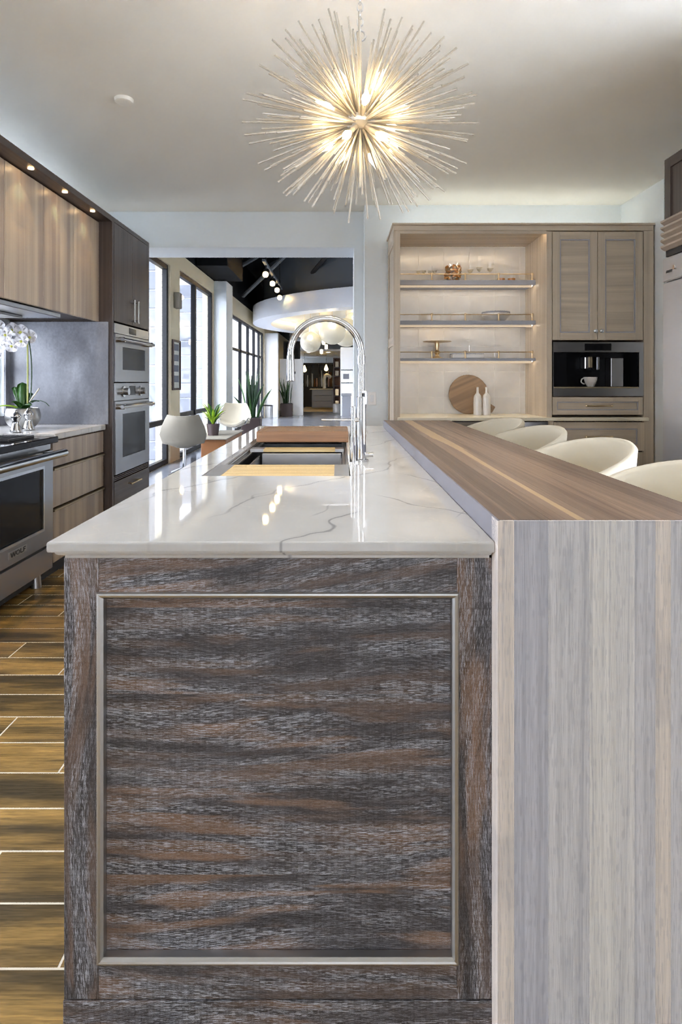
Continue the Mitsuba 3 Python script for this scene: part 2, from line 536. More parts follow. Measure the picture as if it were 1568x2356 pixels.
# ------------------------------------------------------------------ showroom beyond the opening
XS = -2.50                                    # storefront wall
ZS = 3.22                                     # its top
sw = holes((YO, -0.1, 30.0, ZS), [(6.5, 0.0, 9.0, 2.93), (9.55, 0.0, 12.1, 2.97), (12.9, 0.0, 20.2, 2.80)])
struct('wall_storefront', 'cream storefront wall with tall dark-framed windows', ext_x(sw, XS - 0.22, XS), 'mat_creamwall')
window('tall dark-framed storefront window nearest the oven cabinet', XS - .03, 6.5, 9.0, 0.0, 2.93, (7.7,), (0.62,), d=.07, fw=0.075)
window('tall dark-framed storefront window between the framed print and the white column', XS - .03, 9.55, 12.1, 0.0, 2.97, (10.7,), (0.67,), d=.07, fw=0.075)
window('long dark-framed storefront glazing beyond the white column', XS - .03, 12.9, 20.2, 0.0, 2.80, (14.35, 15.7, 17.0, 18.2, 19.3), (2.0,), d=.07, fw=0.065)
struct('column', 'white square column standing against the storefront wall', B(XS, -2.25, 12.15, 12.85, 0, ZS, 0.004), 'mat_wall')
struct('wall_divider', 'white wall facing the kitchen at the end of the storefront glazing', B(XS, -2.06, 20.4, 20.7, 0, 2.83, 0), 'mat_white')
struct('wall_showroom', 'white far walls of the showroom', join(B(4.0, 4.2, YO, 31, -0.1, 4.4, 0), B(-2.7, 4.2, 30.6, 31, -0.1, 4.4, 0)), 'mat_wall')
struct('wall_bulkhead', 'black painted wall above the storefront windows', B(XS - .22, XS, YO, 30.6, ZS, 4.4, 0), 'mat_darkceiling')
struct('wall_over_opening', 'black upper wall above the wide opening in the showroom', B(-2.7, 4.2, YO - .1, YO, HC + .12, 4.4, 0), 'mat_darkceiling')
struct('showroom_ceiling', 'open black showroom ceiling', B(-2.72, 4.2, YO - .1, 31, 4.3, 4.4, 0), 'mat_darkceiling')

# curved white soffit with a lit tray
ell = lambda a, b, n=96: Polygon([(3.3 + a * math.cos(t), 17.6 + b * math.sin(t)) for t in np.linspace(0, 2 * math.pi, n, endpoint=False)])
clip = sbox(XS + .002, 8, 3.99, 24)
outer, inner = ell(5.75, 5.2), ell(5.25, 4.75)
sof = struct('soffit', 'white curved dropped soffit ring in the showroom')
part(sof, 'ring', ext_z(outer.difference(inner).intersection(clip), 2.83, 3.27), 'mat_white', 40)
part(sof, 'tray', ext_z(outer.buffer(-.05).intersection(clip), 3.14, 3.18), 'mat_ivory')
part(sof, 'cove_light', ext_z(inner.buffer(-.02).difference(inner.buffer(-.06)).intersection(clip), 3.03, 3.05), 'mat_white', False, (2.4, 1.8, .95), 0.5)
struct('wall_curved', 'dark grey curved bulkhead above the white soffit', ext_z(outer.buffer(-.3).difference(outer.buffer(-.45)).intersection(clip), 3.27, 4.3), 'mat_darkgrey', 40)

# beams, duct under the black ceiling
for i, (a, b, r) in enumerate([((-2.4, 12.6, 3.4), (-0.6, 11.4, 4.1), .05), ((-2.4, 15.2, 3.35), (-.9, 13.0, 4.15), .05), ((-1.2, 15.9, 3.45), (.2, 11.9, 4.2), .05)]):
    solo('ceiling_strut', ['grey diagonal strut under the black ceiling nearest the white column', 'grey diagonal strut under the black ceiling above the storefront glazing',
                           'black diagonal strut under the ceiling beside the track spotlights'][i], 'strut', cyl(a, b, r, 8), 'mat_darkgrey' if i < 2 else 'mat_black', 40)
solo('ceiling_duct', 'dark round duct hung under the black showroom ceiling', 'duct', join(cyl((-.9, 9.6, 3.62), (3.9, 9.9, 3.62), .11, 20), cyl((.05, 9.65, 3.6), (.05, 9.65, 4.3), .09, 16)), 'mat_darkgrey', 40)
solo('ceiling_beam', 'black boxed beam under the ceiling above the white column', 'beam', B(XS + .01, -1.95, 10.6, 12.3, 3.23, 4.29, .004), 'mat_darkceiling')

# track with four spotlights
tr = thing('track_light', 'ceiling track with four warm spotlights under the black showroom ceiling', 'track light')
part(tr, 'track', B(-1.435, -1.375, 11.3, 14.8, 3.44, 3.49, .004), 'mat_darkgrey')
part(tr, 'hanger', join(cyl((-1.405, 11.7, 3.49), (-1.405, 11.7, 4.3), .012, 6), cyl((-1.405, 14.4, 3.49), (-1.405, 14.4, 4.3), .012, 6)), 'mat_black')
for yy, px, py in ((11.6, 611, 632), (12.8, 627, 653), (13.75, 637.5, 668), (14.36, 643.5, 685)):
    c = np.array([-1.405, yy, PZ(py, yy)])
    h = part(tr, 'spotlight', join(cyl(c + [0, .12, .09], c + [0, .02, .015], .062, 16), cyl(c + [0, .08, .06], (-1.405, yy + .08, 3.445), .013, 8)), 'mat_black', 40)
    d = np.array([0, -.8, -.6])
    part(h, 'bulb', tube([c + [0, .02, .015], c + [0, -.01, -.008]], .056, 16), 'mat_white', False, (26, 17, 6), 0.15)

# framed print, loudspeaker on the cream wall
fp = thing('framed_print', 'narrow framed print with a dark frame on the cream wall between two windows', 'picture')
part(fp, 'frame', ext_x(holes((9.08, 1.08, 9.50, 1.84), [(9.11, 1.11, 9.47, 1.81)]), XS, XS + .03), 'mat_planter')
part(fp, 'print', B(XS, XS + .012, 9.11, 9.47, 1.11, 1.81, 0), 'mat_print')
for i, z in enumerate((1.20, 1.36, 1.52, 1.68)):
    part(fp, 'printed_panel', B(XS + .012, XS + .014, 9.15, 9.43, z, z + .10, 0), 'mat_block')
solo('wall_speaker', 'small grey box fixed high on the cream wall between two windows', 'speaker', B(XS, XS + .09, 9.18, 9.34, 2.32, 2.56, .01), 'mat_taupe')


# lounge chairs: an upholstered shell on a chrome swivel base
def lounge_chair(label, x, y, rot, mat, scale=1.0):
    t = thing('lounge_chair', label, 'chair', 'shell lounge chairs in the showroom')
    prof = [(-.26, .80, .20), (-.275, .74, .23), (-.265, .64, .275), (-.24, .54, .30), (-.19, .45, .27), (-.10, .40, .25), (.02, .40, .25), (.14, .42, .25), (.22, .43, .23)]
    n = 13
    v = []
    for s in (0, 1):
        for k, (py, pz, w) in enumerate(prof):
            for j in range(n):
                q = j / (n - 1) * 2 - 1
                curl = abs(q) ** 2.4 * (.13 if k < 6 else .09)
                ty, tz = py, pz
                if k <= 4:
                    yy, zz = ty + curl * .9, tz + curl * .12
                else:
                    yy, zz = ty, tz + curl
                if s:
                    yy, zz = yy - .035 * (1 if k <= 4 else .2), zz - .035 * (0 if k <= 3 else 1)
                v.append((q * w, yy, zz))
    v = np.array(v)
    R, f = len(prof), []
    idx = lambda s, k, j: s * R * n + k * n + j
    for k in range(R - 1):
        for j in range(n - 1):
            a, b, c, d = idx(0, k, j), idx(0, k, j + 1), idx(0, k + 1, j + 1), idx(0, k + 1, j)
            f += [[a, b, c], [a, c, d]]
            a, b, c, d = idx(1, k, j), idx(1, k, j + 1), idx(1, k + 1, j + 1), idx(1, k + 1, j)
            f += [[a, c, b], [a, d, c]]
    for k in range(R - 1):
        for j in (0, n - 1):
            a, b, c, d = idx(0, k, j), idx(0, k + 1, j), idx(1, k + 1, j), idx(1, k, j)
            f += [[a, b, c], [a, c, d]]
    for j in range(n - 1):
        for k in (0, R - 1):
            a, b, c, d = idx(0, k, j), idx(0, k, j + 1), idx(1, k, j + 1), idx(1, k, j)
            f += [[a, b, c], [a, c, d]]
    m = trimesh.Trimesh(v, f, process=False).subdivide()
    M = T().translate([x, y, 0]).rotate([0, 0, 1], rot)
    M4 = np.array(M.matrix, float)

    def P(name, m, mat, sm=False):
        m = m.copy()
        m.vertices = m.vertices * scale
        m.apply_transform(M4)
        return part(t, name, m, mat, sm)
    P('shell', m, mat, 50)
    P('seat_post', cyl((0, 0, .02), (0, 0, .40), .022, 12), 'mat_chrome', 40)
    for a in (45, 135, 225, 315):
        c, s = math.cos(math.radians(a)), math.sin(math.radians(a))
        P('leg', tube(bez((0, 0, .10), (c * .14, s * .14, .06), (c * .27, s * .27, .012)), .012, 8), 'mat_chrome', 40)
    for sx in (-1, 1):
        P('armrest', tube(bez((sx * .27, -.12, .50), (sx * .31, .04, .60), (sx * .25, .16, .44), 10), .011, 8), 'mat_chrome', 40)
    return t


lounge_chair('taupe shell lounge chair seen from behind by the wooden table', PX(424, 7.9), 7.9, 8, 'mat_taupe', .97)
lounge_chair('cream shell lounge chair facing the kitchen beside the dark planter', PX(537, 11.2), 11.2, 175, 'mat_fabric')
# wooden table with its fern pot
wt = thing('wooden_table', 'low orange-brown wooden table with a pale cloth top between the lounge chairs', 'table')
part(wt, 'body', B(-1.93, -1.58, 8.5, 9.9, 0.0, 0.40, .006, 'y'), 'mat_orangewood')
part(wt, 'cloth_top', B(-1.95, -1.56, 8.45, 9.95, .40, .415, .005), 'mat_taupe')
pp = thing('potted_fern', 'small bright green plant in a dark pot on the wooden table', 'potted plant')
pc = np.array([PX(490, 9.0), 9.0, .4155])
part(pp, 'pot', lathe([(0, 0), (.075, 0), (.095, .17), (.085, .17), (.08, .15), (0, .15)], pc), 'mat_planter', 40)
rp = random.Random(3)
for i in range(26):
    a, l, h = i * 2.4, rp.uniform(.10, .22), rp.uniform(.12, .34)
    e = pc + [math.cos(a) * l, math.sin(a) * l, .15 + h]
    mid = pc + [math.cos(a) * l * .3, math.sin(a) * l * .3, .15 + h * .8]
    part(pp, 'leaf', blade(bez(pc + [0, 0, .14], mid, e, 6), [.012, .03, .045, .045, .03, .004], .003, (-math.sin(a), math.cos(a), 0)), 'mat_leafbright' if i % 3 else 'mat_leaf', True)


def snake_plant(label, c, h0, h1, n, pot, seed, spread_):
    t = thing('snake_plant', label, 'plant')
    w, ph = pot
    part(t, 'planter', join(B(c[0] - w / 2, c[0] + w / 2, c[1] - w / 2, c[1] + w / 2, 0, ph, .008)), 'mat_planter')
    part(t, 'soil', B(c[0] - w / 2 + .02, c[0] + w / 2 - .02, c[1] - w / 2 + .02, c[1] + w / 2 - .02, ph - .02, ph + .012, 0), 'mat_rubber')
    r = random.Random(seed)
    for i in range(n):
        a = r.uniform(0, 6.28)
        q = r.uniform(0, w * .36)
        b = np.array([c[0] + math.cos(a) * q, c[1] + math.sin(a) * q, ph])
        hh = r.uniform(h0, h1)
        lean = np.array([math.cos(a), math.sin(a) * .6, 0]) * r.uniform(.02, spread_)
        part(t, 'leaf', blade(bez(b, b + lean * .3 + [0, 0, hh * .6], b + lean + [0, 0, hh], 7), np.array([.04, .055, .065, .06, .05, .03, .004]) * r.uniform(.8, 1.3), .006, (math.cos(a + 1), math.sin(a + 1) * .5, 0)), ['mat_leaf', 'mat_leafdark', 'mat_leafdark'][i % 3], True)
    return t


snake_plant('tall snake plant in a dark planter behind the cream lounge chair', (PX(578, 11.9), 11.95), .40, .98, 20, (.36, .50), 5, .30)
snake_plant('snake plant in a square brown pot in front of the white partition', (PX(659, 21.3), 21.3), .45, .95, 16, (.41, .44), 8, .30)

# chrome and glass side table
st = thing('side_table', 'low chrome side table with a dark top beside the far window', 'table')
part(st, 'table_top', B(PX(594, 19.8) + .12, PX(628, 19.8), 19.6, 20.1, .42, .45, .004), 'mat_blackglass')
for a in (603, 624):
    for b in (19.65, 20.05):
        part(st, 'leg', B(PX(a, 19.8) - .018, PX(a, 19.8) + .018, b - .018, b + .018, 0, .42, .003), 'mat_chrome')

# partition, far room
struct('wall_partition', 'white head-high partition behind the square brown pot', B(PX(644, 21.9), PX(697, 21.9), 21.75, 22.1, 0, 2.02, .004), 'mat_white')
dd = struct('door_1', 'dark-framed glazed door beyond the white divider wall')
part(dd, 'frame', ext_y(holes((-2.06, 0, -1.45, 2.7), [(-1.98, .10, -1.53, 1.55), (-1.98, 1.65, -1.53, 2.62)]), 22.5, 22.6), 'mat_framedark')
for z0, z1 in ((.10, 1.55), (1.65, 2.62)):
    part(dd, 'pane', B(-1.98, -1.53, 22.53, 22.54, z0, z1, 0), 'mat_blackglass')
struct('wall_far', 'white wall block with built-in ovens in the far kitchen display', B(.04, 1.6, 21.4, 22.0, 0, 2.42, .004), 'mat_white')
ao = thing('far_wall_oven', 'pale built-in oven with dark trim in the far white wall block', 'oven')
part(ao, 'front', B(.07, .60, 21.37, 21.398, 1.18, 1.60, .003), 'mat_white')
part(ao, 'trim', join(B(.06, .62, 21.365, 21.398, 1.60, 1.63, 0), B(.06, .62, 21.365, 21.398, 1.15, 1.18, 0)), 'mat_darkgrey')
part(ao, 'window', B(.14, .34, 21.36, 21.369, 1.30, 1.48, 0), 'mat_block')
solo('pedestal', 'grey pedestal with a white top before the far white wall block', 'pedestal', join(B(.10, .40, 20.9, 21.2, 0, .72, .004), B(.07, .43, 20.87, 21.23, .721, .80, .004)), 'mat_cabinetgrey')
solo('light_column', 'slim glowing white standing light beside the grey pedestal', 'lamp', B(.42, .50, 20.9, 20.98, .08, 1.02, .01), 'mat_white', emit=(2.2, 2.1, 1.9))
bc = thing('dark_bookcase', 'dark tall bookcase with warm lit shelves beside the far white wall block', 'bookcase')
bx0, bx1 = PX(766, 24.0), PX(784, 24.0)
part(bc, 'case', ext_y(holes((bx0, .18, bx1, 2.15), [(bx0 + .05, .22, bx1 - .03, .62), (bx0 + .05, .66, bx1 - .03, 1.02), (bx0 + .05, 1.06, bx1 - .03, 1.40), (bx0 + .05, 1.44, bx1 - .03, 1.74), (bx0 + .05, 1.78, bx1 - .03, 2.10)]), 23.9, 24.3), 'mat_planter')
part(bc, 'back_panel', B(bx0, bx1, 24.3, 24.33, .18, 2.15, 0), 'mat_orangewood')
for i, z in enumerate((.22, .66, 1.44, 1.78)):
    part(bc, 'shelf_item', B(bx0 + .08, bx0 + .22, 24.0, 24.15, z, z + (.24, .26, .2, .22)[i], .005), ('mat_brass', 'mat_brass', 'mat_ivory', 'mat_ivory')[i])
solo('white_drum', 'white round drum stool in front of the dark bookcase', 'stool', lathe([(0, 0), (.13, 0), (.15, .03), (.15, .32), (.13, .35), (0, .35)], (PX(774, 23.6), 23.6, 0)), 'mat_white', 40)
fi = thing('far_island', 'grey kitchen island with a pale worktop in the far display kitchen', 'kitchen island')
fx0, fx1 = PX(712, 26.5), PX(766, 26.5)
part(fi, 'body', B(fx0 + .1, fx1, 26.4, 27.2, .08, .86, .004), 'mat_cabinetgrey')
for i in range(3):
    part(fi, 'drawer_front', B(fx0 + .14, fx1 - .05, 26.375, 26.4, .12 + i * .25, .35 + i * .25, .006), 'mat_cabinetgrey')
part(fi, 'worktop', B(fx0, fx1 + .04, 26.33, 27.3, .86, .90, .004), 'mat_ivory')
struct('far_floor', 'warm wooden floor strip under the far island', B(-1.6, .04, 24.4, 30.0, .0, .01, 0), 'mat_bamboo')
scene['far_floor'] = mikit.ply(grain(B(-1.6, .04, 24.4, 30.0, .0, .01, 0), 'x'), 'mat_bamboo', uv=grain(B(-1.6, .04, 24.4, 30.0, .0, .01, 0), 'x').metadata['uv'])
fs = thing('far_shelf_wall', 'dark shelving wall filled with vases and bottles behind the far island', 'shelving')
sx0, sx1 = -1.75, -.2
part(fs, 'case', ext_y(holes((sx0, 0, sx1, 2.1), [(sx0 + .05 + i * .37, .95, sx0 + .38 + i * .37, 2.02) for i in range(4)]), 29.0, 29.4), 'mat_black')
part(fs, 'back_panel', B(sx0, sx1, 29.4, 29.43, 0, 2.1, 0), 'mat_darkgrey')
rs = random.Random(11)
for i in range(13):
    x = sx0 + .12 + i * .112
    h = rs.uniform(.35, .8)
    part(fs, 'vase', lathe([(0, 0), (.035, 0), (.055, h * .4), (.03, h * .8), (.035, h), (0, h)], (x, 29.15, .96), 12), ('mat_pink', 'mat_white', 'mat_orangewood', 'mat_taupe')[rs.randrange(4)], 40)
solo('white_sculpture', 'tall white curved sculpture standing on the far island', 'sculpture', tube(bez((PX(746, 26.8), 26.8, .912), (PX(742, 26.8), 26.8, 1.75), (PX(761, 26.8), 26.8, 1.38), 14), .075, 12), 'mat_ceramic', 40)
struct('far_ceiling', 'white ceiling over the far display kitchen', B(-2.0, 4.0, 24.2, 30.6, 2.42, 2.5, 0), 'mat_white')
for i, x in enumerate((-1.25, -.45)):
    t = thing('far_downlight', ['small round ceiling spotlight of the far display nearer the white partition', 'small round ceiling spotlight of the far display nearer the dark bookcase'][i], 'ceiling light')
    part(t, 'trim', lathe([(.09, 0), (.13, 0), (.13, .012), (.09, .012)], (x, 25.0, 2.4075), 20), 'mat_white', 40)
    part(t, 'lens', lathe([(0, 0), (.088, 0), (.088, .01), (0, .01)], (x, 25.0, 2.4095), 20), 'mat_white', False, (22, 20, 17), .3)
for i, (px, py, yy) in enumerate(((700, 850, 25.5), (750, 848, 26.8))):
    c = np.array([PX(px, yy), yy, PZ(py, yy) - .12])
    t = thing('teardrop_pendant', ['glowing amber teardrop pendant near the white partition edge', 'glowing amber teardrop pendant above the white sculpture'][i], 'pendant lamp')
    part(t, 'shade', lathe([(0, 0), (.07, .03), (.10, .09), (.06, .2), (.02, .30), (0, .30)], c, 16), 'mat_ivory', 40, (4.0, 2.7, .9), .15)
    part(t, 'cord', cyl(c + [0, 0, .29], (c[0], c[1], 2.42), .006, 6), 'mat_black')
for i, (px, py, yy) in enumerate(((744, 787, 19.0), (750, 798, 20.5), (739, 809, 22.0))):
    c = np.array([PX(px, yy), yy, PZ(py, yy)])
    t = thing('capsule_pendant', ['small golden capsule pendant highest of three behind the globe lamps', 'small golden capsule pendant middle one of three behind the globe lamps', 'small golden capsule pendant lowest of three behind the globe lamps'][i], 'pendant lamp', 'golden capsule pendants')
    part(t, 'shade', lathe([(0, -.09), (.05, -.07), (.06, 0), (.05, .07), (0, .09)], c, 16), 'mat_ivory', 40, (12, 8.0, 3.0), .1)
    part(t, 'cord', cyl(c + [0, 0, .085], (c[0], c[1], 3.14), .006, 6), 'mat_black')
# cluster of mesh globe pendants in the lit tray
GL = [(714, 787, 24, 15.0), (735, 760, 25, 15.8), (764, 762, 31, 14.9), (796, 765, 33, 16.2), (815, 742, 24, 17.2), (700, 757, 22, 16.4)]
for i, (px, py, r, yy) in enumerate(GL):
    c = np.array([PX(px, yy), yy, PZ(py, yy)])
    R = r / F * yy
    t = thing('globe_pendant', ['pale mesh globe pendant hanging lowest beside the faucet spout', 'pale mesh globe pendant above the middle of the faucet arch', 'largest pale mesh globe pendant under the faucet arch', 'pale mesh globe pendant behind the bend of the faucet near its upright',
                                'pale mesh globe pendant next to the opening edge', 'pale mesh globe pendant partly behind the rising spout'][i], 'pendant lamp', 'mesh globe pendants in the lit tray')
    g = trimesh.creation.icosphere(3, R)
    g.apply_translation(c)
    part(t, 'globe', g, 'mat_ivory', 40, (.05, .045, .03), .1)
    part(t, 'cord', cyl(c + [0, 0, R * .98], (c[0], c[1], 3.14), .006, 6), 'mat_brass')
    b = trimesh.creation.icosphere(2, R * .26)
    b.apply_translation(c + [0, -R * .9, R * .35])
    part(t, 'bulb', b, 'mat_white', 40, (7, 6, 4), .1)

# ------------------------------------------------------------------ outside the windows
struct('ground_outside', 'pale wet street outside the storefront windows', B(-90, -2.72, 1.5, 160, -.4, -.08, 0), 'mat_street')
struct('ground_outside', 'unseen ground whitened like snow to bounce light through the viewpoint window', B(-90, -2.72, -60, 1.5, -.4, -.08, 0), 'mat_snow')  # unseen ground kept snow white to bounce light onto the ceiling
struct('ground_outside', 'pale paving outside behind the viewpoint', B(-2.72, 60, -60, YB - .2, -.4, -.08, 0), 'mat_snow')  # same snow white, bounces light in through the added rear glazing
for i, (x0, x1, y) in enumerate(((-3.35, -2.80, 9.95), (-3.6, -2.80, 13.25))):
    t = thing('stone_pier', ['grey block pier outside the storefront window nearest the oven cabinet', 'grey block pier outside the window beside the white column'][i], 'pier')
    part(t, 'core', B(x0 + .02, x1 - .02, y + .02, y + .5, -.08, 3.3, 0), 'mat_mortar')
    for j in range(11):
        part(t, 'block', B(x0, x1, y, y + .52, -.08 + j * .31 + .012, -.08 + (j + 1) * .31 - .012, .006), 'mat_block')
for i, (x0, x1, y0, y1, h) in enumerate(((-34, -13, 62, 74, 9), (-30, -22, 14, 44, 7))):
    t = thing('street_building', ['pale grey building at the end of the street behind the white car', 'long pale grey building across the street'][i], 'building')
    part(t, 'wall', B(x0, x1, y0, y1, -.1, h, .02), 'mat_buildinggrey')
    part(t, 'roof', B(x0 - .3, x1 + .3, y0 - .3, y1 + .3, h, h + .35, .02), 'mat_snow')
    for k in range(7):
        for zz in (1.0, 4.2):
            if i == 0:
                part(t, 'window', B(x0 + 1 + k * 2.9, x0 + 2.6 + k * 2.9, y0 - .06, y0 + .02, zz, zz + 1.9, .01), 'mat_framedark')
            else:
                part(t, 'window', B(x1 - .02, x1 + .06, y0 + 1.2 + k * 4.1, y0 + 3.2 + k * 4.1, zz, zz + 1.9, .01), 'mat_framedark')
car = thing('parked_car', 'white car parked on the street seen through the window by the framed print', 'car')
cx, cy = -10.4, 39.0
body = Polygon([(-2.1, .30), (-2.15, .62), (-1.75, .82), (-.95, .90), (-.45, 1.38), (.85, 1.42), (1.45, .98), (2.1, .90), (2.15, .35)])
m = ext_y(body, cy - .85, cy + .85)
m.apply_translation([cx, 0, 0])
part(car, 'body', m, 'mat_ceramic')
m = ext_y(Polygon([(-.82, .92), (-.40, 1.33), (.80, 1.36), (1.25, .98)]), cy - .87, cy + .87)
m.apply_translation([cx, 0, 0])
part(car, 'window', m, 'mat_blackglass')
for sx in (-1.35, 1.35):
    for sy in (-.80, .80):
        w = part(car, 'wheel', cyl((cx + sx, cy + sy - .11, .25), (cx + sx, cy + sy + .11, .25), .33, 20), 'mat_rubber', 40)
        part(w, 'hub', cyl((cx + sx, cy + sy - .13, .25), (cx + sx, cy + sy + .13, .25), .19, 14), 'mat_satin', 40)

# ------------------------------------------------------------------ the island
ZC = H - 0.295                                # counter top .914
YC, YP = 1.119, 1.145                          # counter front, panel front
XA, XB = -0.5177, 0.2865                       # cabinet sides
YE = 4.05                                      # far end of the counter
SX0, SX1, SY0, SY1 = -0.432, 0.035, 1.903, 3.33  # sink opening

ic = thing('island_cabinet', 'dark cerused wood island cabinet with a framed end panel under the pale countertop', 'kitchen island')
zt, zb = 0.8775, 0.0463
sw_ = 75 / 1222.7
part(ic, 'carcass', join(B(XA + .004, XB - .003, YP + .03, SY0 - .05, .01, zt - .002, 0), B(XA + .004, XB - .003, SY1 + .06, YE - .03, .01, zt - .002, 0),
                         B(XA + .004, XA + .03, SY0 - .05, SY1 + .06, .01, zt - .002, 0), B(XB - .10, XB - .003, SY0 - .05, SY1 + .06, .01, zt - .002, 0), B(XA + .03, XB - .1, SY0 - .05, SY1 + .06, .01, .55, 0)), 'mat_planter')
for x0, x1, o in ((XA, XA + sw_ + .004, .3), (XB - sw_ - .004, XB, 1.7)):
    part(ic, 'stile', B(x0, x1, YP, YP + .03, zb, zt, .001, 'z'), 'mat_cerused')
ix0, ix1 = XA + sw_, XB - sw_
iz1, iz0 = zt - 79 / 1222.7, zb + 81 / 1222.7
part(ic, 'rail', grain(B(ix0 + .004, ix1 - .004, YP, YP + .03, iz1 - .006, zt, .001), 'x', shear=-.16), 'mat_cerused')
part(ic, 'rail', grain(B(ix0 + .004, ix1 - .004, YP, YP + .03, zb, iz0 + .006, .001), 'x', shear=.07), 'mat_cerused')
part(ic, 'baseboard', B(XA - .001, XB, YP - .002, YP + .03, 0.0, zb - .0015, .001, 'x'), 'mat_cerused')
hb = (iz1 - iz0) / 5
cuts = [iz0, iz0 + .155, iz0 + .32, iz0 + .50, iz0 + .665, iz1]
for a, b in zip(cuts[:-1], cuts[1:]):
    part(ic, 'panel_board', B(ix0, ix1, YP + .017, YP + .028, a, b, .0001, 'x'), 'mat_cerused')
# satin metal bead around the panel, mitred
bw = 0.0125
prof = [(0, .012), (0, -.001), (.002, -.0045), (.005, -.0055), (.0085, -.0045), (bw, .001), (bw, .016)]


def bead(p0, p1, inward, p0c, p1c):
    """a moulding run from p0 to p1 in the panel plane (x, z), mitred inwards"""
    p0, p1, n = np.array(p0), np.array(p1), np.array(inward, float)
    d = (p1 - p0) / np.linalg.norm(p1 - p0)
    v = []
    for e, q in ((0, p0), (1, p1)):
        for a, dep in prof:
            w = q + n * a + d * (a if e == 0 else -a)
            v.append((w[0], YP + dep, w[1]))
    k = len(prof)
    f = []
    for i in range(k):
        j = (i + 1) % k
        f += [[i, j, k + j], [i, k + j, k + i]]
    m = trimesh.Trimesh(np.array(v), f, process=False)
    return m


bx_ = ((ix0, iz0), (ix1, iz0), (ix1, iz1), (ix0, iz1))
for i, n in enumerate(((0, 1), (-1, 0), (0, -1), (1, 0))):
    part(ic, 'metal_bead', bead(bx_[i], bx_[(i + 1) % 4], n, 0, 0), 'mat_satin', label='satin silver metal bead' if i == 0 else None)
# side toward the range: plain framed side panels
for j in range(4):
    ya, yb_ = YP + .06 + j * .71, YP + .06 + (j + 1) * .71 - .01
    part(ic, 'side_door', B(XA - .018, XA + .003, ya, yb_, .11, zt - .01, .002, 'z'), 'mat_cerused')


def ring_solid(layers):
    out = None
    for (x0, x1, y0, y1, z), (a0, a1, b0, b1, z2) in zip(layers[:-1], layers[1:]):
        pts = [(x, y, z) for x in (x0, x1) for y in (y0, y1)] + [(x, y, z2) for x in (a0, a1) for y in (b0, b1)]
        h = manifold3d.Manifold.hull_points(np.array(pts))
        out = h if out is None else out + h
    return out


cl = []
XCL, XCR = -0.538, 0.2854
for ins, z in ((.003, ZC), (.0008, ZC - .0012), (0, ZC - .004), (0, ZC - .0165), (.0012, ZC - .0195), (.004, ZC - .0206), (.010, ZC - .0207),
               (.0104, ZC - .0235), (.012, ZC - .0262), (.015, ZC - .0284), (.019, ZC - .0297), (.0245, ZC - .0302), (.0245, ZC - .0306), (.0235, ZC - .0308), (.0235, zt + .0008), (.0242, zt)):
    cl.append((XCL + ins, XCR - min(ins * .25, .004), YC + ins, YE - ins, z))
cm = ring_solid(cl)
cm = cm - manifold3d.Manifold.cube((SX1 - SX0, SY1 - SY0, .2)).translate((SX0, SY0, .8))
mm = cm.to_mesh()
solo('island_countertop', 'glossy pale quartz countertop with grey veins and an ogee edge on the dark island', 'countertop', trimesh.Trimesh(mm.vert_properties[:, :3], mm.tri_verts, process=False), 'mat_quartz')

# raised walnut bar with a waterfall end
ZB, YBF, YBE, XBR = 0.9582, 1.1008, 3.945, 0.712
bar = thing('breakfast_bar', 'raised walnut breakfast bar with a waterfall end painted grey as glare beside the pale countertop', 'breakfast bar')
TH = 0.046


def piece_like(lo, hi):
    """the number of a piece whose second random value (as cell_rand(k, 2) gives it) lies between lo and hi"""
    while True:
        k = piece_id()
        h = ((k + 1000000) * 374761393 + 1000002 * 668265263 + 1000000 * 2147483647) & 0xFFFFFFFF
        h = ((h ^ (h >> 13)) * 1274126177) & 0xFFFFFFFF
        if lo <= ((h ^ (h >> 16)) & 0xFFFFFF) / 16777215 <= hi:
            return k


rb = random.Random(21)
wid = [.035, .062, .028, .055, .030, .066, .026, .05, .0735]
wid = [w * (XBR - XB - .002) / sum(wid) for w in wid]
x = XB + .002
part(bar, 'edge_strip', B(XB, XB + .004, YBF + .0005, YBE, ZB - TH, ZB, .0006, 'y'), 'mat_greyedge')
for i, w in enumerate(wid):
    k = piece_like(.58, 1) if i in (3, 5) else piece_like(0, .48)
    part(bar, 'top_board', B(x + (.002 if i == 0 else 0), x + w, YBF + .006, YBE, ZB - TH, ZB, .0003, 'y', k), 'mat_walnut')
    x += w
front = [.030, .062, .045, .030, .048, .034, .038, .028, .050, .033, .030]
front = [w * (XBR - XB) / sum(front) for w in front]
x = XB
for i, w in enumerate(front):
    part(bar, 'waterfall_board', B(x, x + w, YBF, YBF + .044, 0.0, ZB - .0012 if i else ZB - .001, .0004, 'z'), 'mat_glarewalnut')
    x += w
part(bar, 'far_leg_board', B(XB, XBR, YBE - .046, YBE, 0.0, ZB - TH, .001, 'z'), 'mat_glarewalnut')
part(bar, 'knee_wall', B(XB + .002, XB + .10, YBF + .05, YBE - .05, .0, ZB - TH, .001, 'y'), 'mat_planter')

